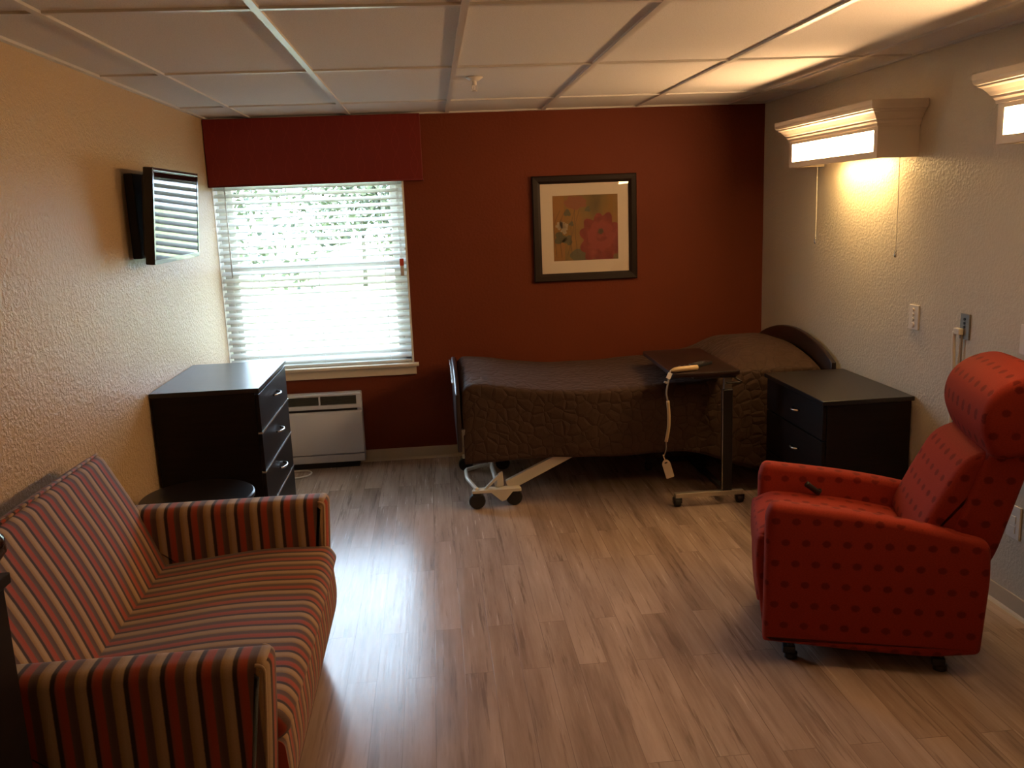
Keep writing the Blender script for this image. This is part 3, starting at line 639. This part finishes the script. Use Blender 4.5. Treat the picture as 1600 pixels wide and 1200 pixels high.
link('remote_buttons', bm, 'grille', rm)
pn = tag(link('card', BX(-0.03, 0.03, -0.018, 0.018, 0, 0.003, 0.001, 1), 'tagbeige'), 'pale folded card lying behind the tan call handset', 'card'); pn.location = (1.235, -1.20, ZT); pn.rotation_euler = (0, 0, 0.5)

# ================================================================ case furniture
def d_handle(bm, c, r_, out, axis):
    """small D pull; arc in horizontal plane projecting along axis by out"""
    pts = []
    for k in range(11):
        a = PI * k / 10; s_ = r_ * math.cos(a); o_ = out * math.sin(a) ** 0.8 if 0 < k < 10 else 0
        pts.append((c[0] + o_ * axis, c[1] + s_, c[2]))
    tube(bm, pts, 0.005, 8)
def dresser(name, label, x0, x1, y0, y1, h):
    """front face looks to +x"""
    t_ = thing(name, label, 'dresser', ((x0 + x1) / 2, (y0 + y1) / 2, 0), 0); ox, oy = (x0 + x1) / 2, (y0 + y1) / 2
    def pl(o): o.location = (-ox, -oy, 0); return o
    bm = bmesh.new(); box(bm, x0 + 0.01, x1 - 0.022, y0 + 0.008, y1 - 0.008, 0.06, h - 0.022); box(bm, x0 + 0.01, x1 - 0.06, y0 + 0.02, y1 - 0.02, 0.0, 0.06); pl(link('carcass', bm, 'espresso', t_))
    pl(link('top_panel', BX(x0, x1, y0, y1, h - 0.022, h, 0.002), 'espresso_top', t_))
    n = 4; zb = 0.065; dh = (h - 0.024 - zb) / n
    for k in range(n):
        z0 = zb + k * dh
        d_ = pl(link('drawer', BX(x1 - 0.022, x1 - 0.004, y0 + 0.010, y1 - 0.010, z0 + 0.002, z0 + dh - 0.008, 0.001, 1), 'espresso', t_))
        bm = bmesh.new(); d_handle(bm, (x1 - 0.004, (y0 + y1) / 2 + 0.02, z0 + dh * 0.56), 0.055, 0.03, 1); hd = link('handle', bm, 'nickel', d_, smooth=True)
        if k < n - 1:
            pl(link('drawer_strip', BX(x1 - 0.022, x1 - 0.002, y0 + 0.010, y1 - 0.010, z0 + dh - 0.007, z0 + dh + 0.001), 'alu', t_))
    return t_
dresser('dresser', 'tall black-brown four-drawer dresser beside the window', -1.486, -0.985, -1.665, -0.875, 0.860)
cb = thing('cabinet', 'dark wooden cabinet at the left picture edge beside the striped loveseat', 'cabinet', (-1.248, -4.43, 0))
bm = bmesh.new(); box(bm, -1.486, -1.030, -4.745, -4.105, 0.05, 0.963); box(bm, -1.486, -1.06, -4.72, -4.13, 0, 0.05); o = link('carcass', bm, 'espresso', cb); o.location = (1.248, 4.43, 0)
o = link('top_panel', BX(-1.488, -1.000, -4.750, -4.098, 0.963, 0.985, 0.002), 'espresso', cb); o.location = (1.248, 4.43, 0)
for ya, yb_ in ((-4.743, -4.427), (-4.423, -4.107)):
    o = link('door', BX(-1.030, -1.012, ya, yb_, 0.055, 0.960, 0.001, 1), 'espresso', cb); o.location = (1.248, 4.43, 0)
    bm = bmesh.new(); d_handle(bm, (-1.012, -4.425 + (0.04 if ya > -4.5 else -0.04), 0.6), 0.02, 0.025, 1); link('handle', bm, 'nickel', o, smooth=True)
bm = bmesh.new(); lathe(bm, [(0.05, 0), (0.055, 0.008), (0.035, 0.02), (0.055, 0.045), (0.078, 0.085), (0.075, 0.125), (0.05, 0.16), (0.03, 0.18), (0.04, 0.195)], (0, 0, 0), 28)
vz = tag(link('vase', bm, 'vase_glaze' if 'vase_glaze' in MAT else 'bezel', smooth=True), 'small dark glossy rounded vase at the left picture edge', 'vase'); vz.location = (-1.050, -4.150, 0.985); vz.scale = (0.90, 0.90, 0.66)

ns_ = thing('nightstand', 'low black-brown two-drawer nightstand between bed and red recliner', 'nightstand', (1.845, -1.605, 0))
def pn_(o): o.location = (-1.845, 1.605, 0); return o
bm = bmesh.new(); box(bm, 1.650, 2.058, -1.955, -1.250, 0.05, 0.690); box(bm, 1.68, 2.05, -1.93, -1.27, 0, 0.05); pn_(link('carcass', bm, 'espresso', ns_))
bm = bmesh.new(); box(bm, 1.618, 2.062, -1.975, -1.240, 0.690, 0.712, 0.003); pn_(link('top_panel', bm, 'espresso_top', ns_))
for z0, z1 in ((0.06, 0.285), (0.292, 0.510), (0.517, 0.684)):
    d_ = pn_(link('drawer', BX(1.632, 1.650, -1.952, -1.253, z0, z1, 0.002, 1), 'espresso', ns_))
    bm = bmesh.new(); d_handle(bm, (1.632, -1.65, z0 * 0.45 + z1 * 0.55 - 0.005), 0.035, 0.025, -1); link('handle', bm, 'nickel', d_, smooth=True)

st = thing('side_table', 'low round dark side table between sofa and dresser', 'side table', (-1.185, -2.125, 0))
bm = bmesh.new(); lathe(bm, [(0.225, 0), (0.234, 0.005), (0.234, 0.021), (0.228, 0.026)], (0, 0, 0.476), 64); link('table_top', bm, 'espresso_top', st, smooth=True, auto=30)
bm = bmesh.new(); lathe(bm, [(0.03, 0.02), (0.03, 0.476)], (0, 0, 0), 20); link('pedestal', bm, 'espresso', st, smooth=True, auto=30)
bm = bmesh.new(); lathe(bm, [(0.17, 0), (0.175, 0.01), (0.16, 0.022), (0.03, 0.03)], (0, 0, 0), 40); link('base', bm, 'espresso', st, smooth=True, auto=30)

# ================================================================ wall heater unit
hu = thing('wall_heater', 'pale grey heating and cooling unit under the window', 'heater', (-1.02, -0.06, 0))
def ph(o): o.location = (1.02, 0.06, 0); return o
hx0, hx1 = -1.42, -0.655
bm = bmesh.new(); box(bm, hx0, hx1, -0.085, -0.018, 0.035, 0.497, 0.006)
ph(link('cabinet', bm, 'heater', hu))
bm = bmesh.new()
fr_y0, fr_y1 = -0.108, -0.085
box(bm, hx0, hx1, fr_y0, fr_y1, 0.482, 0.497, 0.003); box(bm, hx0, hx1, fr_y0, fr_y1, 0.398, 0.424, 0.003)
xs = [hx0, hx0 + 0.016, -1.185, -1.173, -0.929, -0.919, hx1 - 0.032, hx1]
for a, b in ((xs[0], xs[1]), (xs[2], xs[3]), (xs[4], xs[5]), (xs[6], xs[7])): box(bm, a, b, fr_y0 + 0.001, fr_y1, 0.424, 0.482)
ph(link('grille_frame', bm, 'heater', hu))
bm = bmesh.new()
for k in range(8): z = 0.427 + k * 0.007; box(bm, hx0 + 0.014, hx1 - 0.03, -0.103, -0.090, z, z + 0.0026)
for k in range(60):
    x = hx0 + 0.02 + k * 0.0121
    if x < hx1 - 0.034: box(bm, x, x + 0.002, -0.100, -0.092, 0.424, 0.482)
ph(link('air_grille', bm, 'grille', hu))
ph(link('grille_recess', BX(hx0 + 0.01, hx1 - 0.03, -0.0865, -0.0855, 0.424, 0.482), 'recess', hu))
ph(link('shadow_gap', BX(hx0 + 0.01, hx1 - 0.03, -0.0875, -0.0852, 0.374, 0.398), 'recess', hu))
bm = bmesh.new(); prism(bm, rounded([(-0.085, 0.096), (-0.128, 0.096), (-0.126, 0.20), (-0.108, 0.376), (-0.085, 0.380)], [0, 0.01, 0.05, 0.01, 0]), 'x', hx0, hx1, 0.004, 2); ph(link('front_panel', bm, 'heater', hu, smooth=True, auto=35))
bm = bmesh.new(); prism(bm, rounded([(-0.085, 0.040), (-0.118, 0.040), (-0.126, 0.092), (-0.085, 0.092)], 0.004), 'x', hx0 , hx1 , 0.003, 2); ph(link('base_strip', bm, 'heater', hu))
bm = bmesh.new(); box(bm, hx0 + 0.02, hx1 - 0.04, -0.10, -0.02, 0.0, 0.04); ph(link('sub_base', bm, 'recess', hu))
bm = bmesh.new(); tube(bm, catmull([(-1.25, -0.18, 0.006), (-1.12, -0.16, 0.006), (-1.03, -0.16, 0.006), (-0.995, -0.215, 0.006), (-1.02, -0.28, 0.006), (-1.12, -0.32, 0.006), (-1.25, -0.33, 0.006)], 8, False), 0.005, 8)
tag(link('power_cord', bm, 'plastic', smooth=True), 'white cord looping onto the floor beside the dresser', 'cord')

# ================================================================ picture
pc = thing('framed_picture', 'square dark-framed red flower print on the rust wall', 'picture', (0.864, 0, 1.49))
pcx, pcz, hw, hh = 0.864, 1.491, 0.342, 0.340; fw = 0.052
def pp(o): o.location = (-pcx, 0, -1.49); return o
bm = bmesh.new()
out = [(pcx - hw, pcz - hh), (pcx + hw, pcz - hh), (pcx + hw, pcz + hh), (pcx - hw, pcz + hh)]
prof = [(0.0, -0.002), (0.0, -0.024), (0.006, -0.030), (0.034, -0.027), (fw, -0.018), (fw, -0.002)]
rows = []
for d_, y in prof: rows.append([bm.verts.new((x + (d_ if x < pcx else -d_), y, z + (d_ if z < pcz else -d_))) for x, z in out])
for i in range(len(rows)):
    for k in range(4): bm.faces.new((rows[i][k], rows[i][(k + 1) % 4], rows[(i + 1) % len(rows)][(k + 1) % 4], rows[(i + 1) % len(rows)][k]))
pp(link('frame', bm, 'frame', pc))
pp(link('mat_board', BX(pcx - hw + fw - 0.002, pcx + hw - fw + 0.002, -0.0105, -0.003, pcz - hh + fw - 0.002, pcz + hh - fw + 0.002), 'matboard', pc))
ax0, ax1, az0, az1 = pcx - 0.210, pcx + 0.218, pcz - 0.208, pcz + 0.212
bm = bmesh.new(); box(bm, ax0, ax1, -0.0115, -0.0105, az0, az1)
art = pp(link('art_print', bm, 'art_ground', pc))
def blob(cx, cz, r0, lob, amp, y, seed, sx=1, sz=1):
    rnd = random.Random(seed); pts = []
    n = 72; ph_ = rnd.uniform(0, 6)
    for k in range(n):
        a = 2 * PI * k / n; r_ = r0 * (1 + amp * abs(math.sin(lob * a / 2 + ph_)) - amp * 0.5 + 0.06 * math.sin(5 * a + ph_))
        x = cx + sx * r_ * math.cos(a); z = cz + sz * r_ * math.sin(a)
        pts.append(Vector((min(max(x, ax0 + 0.001), ax1 - 0.001), min(max(z, az0 + 0.001), az1 - 0.001))))
    return pts
def art_piece(name, pts, y, mat):
    bm = bmesh.new(); vs = [bm.verts.new((p.x, y, p.y)) for p in pts]; vs2 = [bm.verts.new((p.x, y + 0.0004, p.y)) for p in pts]
    c0 = bm.verts.new((sum(p.x for p in pts) / len(pts), y, sum(p.y for p in pts) / len(pts)))
    N = len(vs)
    for i in range(N): bm.faces.new((vs[i], vs[(i + 1) % N], c0)); bm.faces.new((vs[i], vs2[i], vs2[(i + 1) % N], vs[(i + 1) % N]))
    return link(name, bm, mat, art)
fcx, fcz = pcx + 0.105, pcz - 0.055
flat('art_red2', (0.235, 0.04, 0.027)); flat('art_white', (0.38, 0.30, 0.19)); flat('art_green', (0.10, 0.095, 0.045)); flat('art_rust', (0.24, 0.085, 0.035)); flat('art_dark', (0.085, 0.055, 0.022)); flat('art_orange', (0.27, 0.125, 0.025))
art_piece('painted_panel', [Vector(p) for p in ((ax0 + 0.001, az0 + 0.001), (ax0 + 0.075, az0 + 0.001), (ax0 + 0.075, az1 - 0.001), (ax0 + 0.001, az1 - 0.001))], -0.0119, 'art_orange')
art_piece('painted_flower', blob(pcx - 0.06, pcz + 0.165, 0.055, 7, 0.2, 0, 5, 1.3, 0.75), -0.0122, 'art_rust')
art_piece('painted_leaf', blob(pcx - 0.035, pcz - 0.175, 0.055, 2, 0.2, 0, 6, 1.1, 0.8), -0.0122, 'art_green')
art_piece('painted_flower', blob(fcx, fcz - 0.02, 0.140, 11, 0.24, 0, 3, 0.95, 1.12), -0.0125, 'art_flower')
for k in range(9):
    a = 2 * PI * k / 9; art_piece('painted_petal', blob(fcx + 0.062 * math.cos(a), fcz + 0.068 * math.sin(a), 0.028, 2, 0.3, 0, 20 + k, 1, 1.1), -0.0128 - 0.00005 * k, 'art_red2')
art_piece('painted_centre', blob(fcx - 0.002, fcz + 0.030, 0.017, 8, 0.5, 0, 40), -0.0136, 'art_dark')
for k, (dx, dz, r_) in enumerate(((-0.168, 0.020, 0.022), (-0.140, -0.002, 0.020), (-0.150, 0.030, 0.016), (-0.126, 0.020, 0.014), (-0.135, -0.022, 0.012))):
    art_piece('painted_blossom', blob(pcx + dx, pcz + dz, r_, 5, 0.5, 0, 50 + k), -0.0130, 'art_white')
for k, (dx, dz, r_) in enumerate(((-0.165, -0.06, 0.035), (-0.115, -0.075, 0.028), (-0.115, 0.10, 0.02), (0.02, 0.12, 0.016), (-0.09, 0.03, 0.014))):
    art_piece('painted_leaf', blob(pcx + dx, pcz + dz, r_, 3, 0.5, 0, 60 + k), -0.0121, 'art_green')
rnd = random.Random(4)
for k in range(5):
    bm = bmesh.new(); x = pcx - 0.19 + 0.035 * k; z = pcz - 0.18
    for _ in range(1):
        tube(bm, catmull([(x, -0.0124, z), (x + rnd.uniform(-.02, .03), -0.0124, z + 0.1), (x + rnd.uniform(-.02, .04), -0.0124, z + 0.2), (x + rnd.uniform(0, .07), -0.0124, z + 0.30)], 5, False), 0.0012, 5)
    link('painted_stem', bm, 'art_dark', art)
pp(link('glazing', BX(pcx - hw + fw - 0.003, pcx + hw - fw + 0.003, -0.0160, -0.0150, pcz - hh + fw - 0.003, pcz + hh - fw + 0.003), 'glazing', pc))

# ================================================================ television
tv = thing('television', 'flat black television mounted on the left wall', 'television', (-1.371, -1.345, 1.455), 0)
tv.rotation_euler = (0, math.radians(4.8), 0)
H_ = 0.425; Wy0, Wy1 = -0.385, 0.385
bm = bmesh.new(); box(bm, -0.038, 0.0, Wy0, Wy1, 0, H_, 0.005, 2); link('casing', bm, 'black', tv)
bm = bmesh.new(); bz = 0.018
box(bm, -0.002, 0.004, Wy0, Wy1, 0, 0.022, 0.001, 1); box(bm, -0.002, 0.004, Wy0, Wy1, H_ - bz, H_, 0.001, 1); box(bm, -0.002, 0.004, Wy0, Wy0 + bz, 0.022, H_ - bz); box(bm, -0.002, 0.004, Wy1 - bz, Wy1, 0.022, H_ - bz); link('bezel', bm, 'bezel', tv)
link('screen', BX(-0.001, 0.002, Wy0 + bz, Wy1 - bz, 0.022, H_ - bz), 'screen', tv)
bm = bmesh.new(); tube(bm, [(0.0045, Wy0 + 0.01, H_ - 0.012), (0.0045, Wy1 - 0.01, H_ - 0.012)], 0.0012, 5); link('bezel_highlight', bm, 'nickel', tv)
bm = bmesh.new(); box(bm, -0.060, -0.038, -0.34, 0.34, 0.03, H_ - 0.03, 0.01, 2); link('rear_cover', bm, 'rubber', tv)
bm = bmesh.new(); box(bm, -0.070, -0.060, -0.26, 0.26, 0.30, 0.42, 0.002, 1); box(bm, -0.066, -0.060, -0.12, 0.12, 0.05, 0.3, 0.002, 1); link('mount_arm', bm, 'black', tv)
tvm = tag(link('television_bracket', BX(XL + 0.0005, XL + 0.042, -1.63, -1.15, 1.480, 1.860, 0.004, 1), 'rubber'), 'black steel wall bracket behind the television', 'bracket')

# ================================================================ sprinkler
sp_ = thing('sprinkler', 'small white fire sprinkler on the ceiling', 'sprinkler', (0.102, -1.492, ZC + 0.004), 0)
bm = bmesh.new(); lathe(bm, [(0.040, 0.0), (0.040, -0.003), (0.022, -0.016), (0.014, -0.018)], (0, 0, 0), 28); link('escutcheon', bm, 'plastic', sp_, smooth=True, auto=40)
bm = bmesh.new(); lathe(bm, [(0.010, -0.010), (0.010, -0.034), (0.006, -0.038)], (0, 0, 0), 14); tube(bm, [(0.008, 0, -0.034), (0.012, 0, -0.050), (0.004, 0, -0.062)], 0.002, 6); tube(bm, [(-0.008, 0, -0.034), (-0.012, 0, -0.050), (-0.004, 0, -0.062)], 0.002, 6); tube(bm, [(0, 0, -0.034), (0, 0, -0.06)], 0.003, 8)
link('nozzle', bm, 'plastic', sp_)
bm = bmesh.new(); lathe(bm, [(0.014, -0.061), (0.014, -0.064), (0.004, -0.066)], (0, 0, 0), 16); link('deflector', bm, 'plastic', sp_)

# ================================================================ wall devices (right wall)
def plate(name, label, y0, y1, z0, z1, mat, cat):
    t_ = thing(name, label, cat, (XR, (y0 + y1) / 2, z0)); hy = (y1 - y0) / 2
    bm = bmesh.new(); box(bm, -0.008, -0.0002, -hy, hy, 0, z1 - z0, 0.002, 2); link('cover_plate', bm, mat, t_); return t_
p1 = plate('switch_plate', 'white wall plate with round buttons above the nightstand', -1.973, -1.892, 1.020, 1.134, 'plastic', 'switch')
for z_, r_ in ((0.092, 0.008), (0.070, 0.008), (0.048, 0.009), (0.022, 0.013)):
    bm = bmesh.new(); lathe(bm, [(r_ * 0.8, -0.014), (r_, -0.011), (r_, -0.008)], (0, 0, z_), 16, 'x'); link('button', bm, 'plastic', p1, smooth=True, auto=40)
p2 = plate('call_station', 'grey metal nurse call plate with plugged white cable', -2.363, -2.300, 1.032, 1.140, 'steel', 'wall plate')
bm = bmesh.new()
for z in (0.085, 0.068, 0.052): lathe(bm, [(0.006, -0.011), (0.006, -0.008)], (0, 0.0, z), 12, 'x')
link('jacks', bm, 'black', p2)
bm = bmesh.new(); box(bm, -0.030, -0.008, 0.002, 0.045, 0.018, 0.045, 0.004, 2); link('plug', bm, 'plastic', p2)
bm = bmesh.new(); tube(bm, catmull([(-0.025, 0.040, 0.03), (-0.022, 0.046, -0.02), (-0.012, 0.050, -0.2), (-0.012, 0.055, -0.5), (-0.010, 0.06, -0.80)], 5, False), 0.008, 8); link('cable', bm, 'plastic', p2, smooth=True)
bm = bmesh.new(); tube(bm, catmull([(-0.012, 0.010, 0.02), (-0.010, 0.008, -0.05), (-0.010, 0.010, -0.3), (-0.010, 0.012, -0.7)], 5, False), 0.004, 8); link('cable', bm, 'greyplastic', p2, smooth=True)
p3 = plate('wall_outlet', 'white outlet plate above the red recliner at the right edge', -2.77, -2.688, 1.030, 1.142, 'plastic', 'outlet')
p4 = plate('wall_outlet', 'white outlet plate low on the wall behind the red recliner', -2.768, -2.690, 0.305, 0.438, 'plastic', 'outlet')
for p in (p3, p4):
    bm = bmesh.new(); box(bm, -0.011, -0.008, -0.017, 0.017, 0.022, 0.052, 0.003, 2); box(bm, -0.011, -0.008, -0.017, 0.017, 0.062, 0.092, 0.003, 2); link('sockets', bm, 'plastic', p)

# ================================================================ striped loveseat
sf = thing('loveseat', 'multicoloured striped fabric loveseat against the left wall', 'sofa', (-1.03, -3.235, 0))
def ps(o): o.location = (1.03, 3.235, 0); return o
SY0, SY1 = -3.885, -2.595; AT = 0.115
def suv_arm(o): box_uv(o, lambda c: (c.y + 0.03, c.z), lambda c: (c.x + 0.020, c.z), lambda c: (c.x + 0.020, c.y))
def suv_seat(o): box_uv(o, lambda c: (c.y, c.z), lambda c: (c.y, c.z), lambda c: (c.y, c.x))
arm_prof = rounded([(-1.40, 0.04), (-0.640, 0.04), (-0.600, 0.20), (-0.580, 0.45), (-0.570, 0.632), (-1.36, 0.632)], [0.01, 0.02, 0.08, 0.08, 0.022, 0.03], 5)
for y0, y1, lab in ((SY0, SY0 + AT, 'near'), (SY1 - AT, SY1, 'far')):
    bm = bmesh.new()
    # arm flares slightly towards the floor
    fs = prism(bm, arm_prof, 'y', y0, y1, 0.032, 5, 4, 0.004)
    bmesh.ops.subdivide_edges(bm, edges=[], cuts=1)
    a = ps(link('arm', bm, 'stripe', sf, smooth=True, auto=55)); suv_arm(a)
    bm = bmesh.new()
    fr_ = [p for p in arm_prof if p.x > -0.655 and p.y > 0.045]
    for yy in (y0 + 0.008, y1 - 0.008):
        tube(bm, [(p.x - 0.010, yy, p.y - (0.006 if p.y > 0.6 else 0)) for p in fr_], 0.0042, 6)
    w_ = link('piping', bm, 'stripe', a, smooth=True); box_uv(w_, lambda c: (0.012, c.z), lambda c: (0.012, c.z), lambda c: (0.012, c.y))
seat_prof = rounded([(-1.30, 0.37), (-0.580, 0.375), (-0.545, 0.405), (-0.575, 0.458), (-0.80, 0.468), (-1.20, 0.425), (-1.30, 0.40)], [0, 0.015, 0.03, 0.05, 0.2, 0.05, 0.02], 7)
bm = bmesh.new(); prism(bm, seat_prof, 'y', SY0 + AT - 0.032, SY1 - AT + 0.032, 0.02, 4, 14, 0.004); s_ = ps(link('seat_cushion', bm, 'stripe', sf, smooth=True, auto=60)); suv_seat(s_)
bm = bmesh.new(); fp = rounded([(-1.38, 0.05), (-0.618, 0.05), (-0.558, 0.24), (-0.568, 0.372), (-0.60, 0.385), (-1.38, 0.385)], [0, 0.015, 0.12, 0.02, 0.01, 0], 6); prism(bm, fp, 'y', SY0 + AT - 0.03, SY1 - AT + 0.03, 0, 1, 10, 0.0); s_ = ps(link('front_rail', bm, 'stripe', sf, smooth=True, auto=50)); suv_seat(s_)
back_prof = rounded([(-1.30, 0.20), (-1.14, 0.38), (-1.225, 0.62), (-1.335, 0.838), (-1.365, 0.850), (-1.430, 0.815), (-1.455, 0.74), (-1.44, 0.20)], [0, 0.05, 0.25, 0.03, 0.02, 0.03, 0.05, 0], 6)
bm = bmesh.new(); prism(bm, back_prof, 'y', SY0 + AT - 0.03, SY1 - AT + 0.045, 0.035, 5, 12, 0.008); s_ = ps(link('backrest', bm, 'stripe', sf, smooth=True, auto=60)); suv_seat(s_)
bm = bmesh.new(); tube(bm, [(-1.352, SY0 + AT, 0.853), (-1.350, -3.2, 0.861), (-1.352, SY1 - AT + 0.015, 0.853)], 0.005, 6); w_ = link('piping', bm, 'stripe', s_, smooth=True); box_uv(w_, lambda c: (c.y, c.z), lambda c: (c.y, c.z), lambda c: (c.y, c.x))
for x, y in ((-0.70, SY0 + 0.06), (-0.70, SY1 - 0.06), (-1.36, SY0 + 0.06), (-1.36, SY1 - 0.06)):
    bm = bmesh.new(); lathe(bm, [(0.02, 0), (0.026, 0.045)], (x, y, 0), 14); ps(link('foot', bm, 'black', sf, smooth=True, auto=40))

# ================================================================ red recliner  (local x = towards its back, y = away from the viewer)
rc = thing('recliner', 'red dotted fabric recliner facing into the room at right', 'armchair', (0.969, -2.977, 0), math.atan2(-0.30246, 0.95316))
def ruv(o): box_uv(o, lambda c: (c.y, c.z), lambda c: (c.x, c.z), lambda c: (c.x, c.y + 0.02))
def ruv_round(o, cx, cz, rr):
    me = o.data; uv = me.uv_layers.new(name='UVMap')
    for p in me.polygons:
        end = abs(p.normal.y) > 0.75; c0 = p.center; a0 = math.atan2(c0.z - cz, c0.x - cx)
        for li in p.loop_indices:
            c = me.vertices[me.loops[li].vertex_index].co
            if end: uv.data[li].uv = (c.x, c.z)
            else:
                a = math.atan2(c.z - cz, c.x - cx)
                if a - a0 > PI: a -= 2 * PI
                if a - a0 < -PI: a += 2 * PI
                uv.data[li].uv = (c.y, a * rr)
W = 0.580; A2 = 0.085
side = rounded([(0.0, 0.085), (0.30, 0.070), (0.55, 0.062), (0.715, 0.085), (0.732, 0.37), (0.724, 0.488), (0.50, 0.541), (0.30, 0.572), (0.02, 0.598), (0.003, 0.55)], [0.008, 0.3, 0.2, 0.02, 0.1, 0.032, 0.2, 0.2, 0.022, 0.02], 5)
for y0, y1 in ((0.0, A2), (W - A2, W)):
    bm = bmesh.new(); prism(bm, side, 'y', y0, y1, 0.022, 4, 2, 0.003); a = link('arm', bm, 'dots', rc, smooth=True, auto=55); ruv(a)
bm = bmesh.new(); sp1 = rounded([(-0.020, 0.20), (0.62, 0.20), (0.62, 0.42), (0.30, 0.480), (0.04, 0.495), (-0.028, 0.455)], [0.01, 0, 0.02, 0.2, 0.05, 0.03], 6); prism(bm, sp1, 'y', A2 - 0.006, W - A2 + 0.006, 0.02, 4, 8, 0.004); s_ = link('seat_cushion', bm, 'dots', rc, smooth=True, auto=60); ruv(s_)
bm = bmesh.new(); sp2 = rounded([(0.002, 0.09), (0.05, 0.09), (0.05, 0.46), (-0.024, 0.46), (-0.030, 0.33), (-0.010, 0.20)], [0.01, 0, 0, 0.02, 0.1, 0.08], 6); prism(bm, sp2, 'y', A2 - 0.022, W - A2 + 0.022, 0.015, 3, 8); s_ = link('footrest', bm, 'dots', rc, smooth=True, auto=60); ruv(s_)
bm = bmesh.new(); bs = rounded([(0.56, 0.33), (0.70, 0.33), (0.755, 0.42), (0.835, 0.72), (0.905, 0.985), (0.875, 1.01), (0.80, 0.96), (0.695, 0.76)], [0, 0.02, 0.1, 0.2, 0.03, 0.03, 0.05, 0.1], 6); prism(bm, bs, 'y', 0.045, W - 0.045, 0.03, 5, 8, 0.004); s_ = link('backrest', bm, 'dots', rc, smooth=True, auto=60); ruv(s_)
bm = bmesh.new(); bc = rounded([(0.50, 0.44), (0.69, 0.42), (0.765, 0.60), (0.80, 0.79), (0.745, 0.800), (0.640, 0.760), (0.560, 0.60), (0.515, 0.50)], [0.03, 0.03, 0.05, 0.02, 0.02, 0.08, 0.15, 0.05], 7); prism(bm, bc, 'y', A2 - 0.022, W - A2 + 0.022, 0.028, 6, 10, 0.006); s_ = link('back_cushion', bm, 'dots', rc, smooth=True, auto=60); box_uv(s_, lambda c: (c.y, c.z * 1.15), lambda c: (c.x, c.z), lambda c: (c.y, c.z * 1.15))
bm = bmesh.new(); hp = catmull([(0.735, 0.772), (0.692, 0.835), (0.680, 0.905), (0.700, 0.975), (0.752, 1.025), (0.825, 1.050), (0.885, 1.040), (0.922, 0.995), (0.905, 0.90), (0.855, 0.80)], 5); prism(bm, hp, 'y', 0.030, W - 0.030, 0.026, 7, 10, 0.010); s_ = link('headrest', bm, 'dots', rc, smooth=True, auto=60); ruv_round(s_, 0.81, 0.91, 0.125)
bm = bmesh.new(); tube(bm, catmull([(0.235, W - A2 - 0.002, 0.500), (0.228, W - A2 - 0.022, 0.497), (0.205, W - A2 - 0.030, 0.515), (0.180, W - A2 - 0.032, 0.535)], 5, False), [0.008] * 5 + [0.011] * 8 + [0.012] * 3, 10); link('recline_lever', bm, 'black', rc, smooth=True)
bm = bmesh.new(); box(bm, 0.08, 0.66, 0.06, W - 0.06, 0.055, 0.085, 0.005); link('base_frame', bm, 'black', rc)
for x, y in ((0.10, 0.062), (0.60, 0.048), (0.10, W - 0.06), (0.60, W - 0.06)):
    bm = bmesh.new(); lathe(bm, [(0.018, 0), (0.024, 0.004), (0.024, 0.022), (0.014, 0.03), (0.012, 0.06)], (x, y, 0), 16); box(bm, x - 0.03, x + 0.015, y - 0.02, y + 0.02, 0.022, 0.05, 0.006); link('caster', bm, 'black', rc, smooth=True, auto=35)
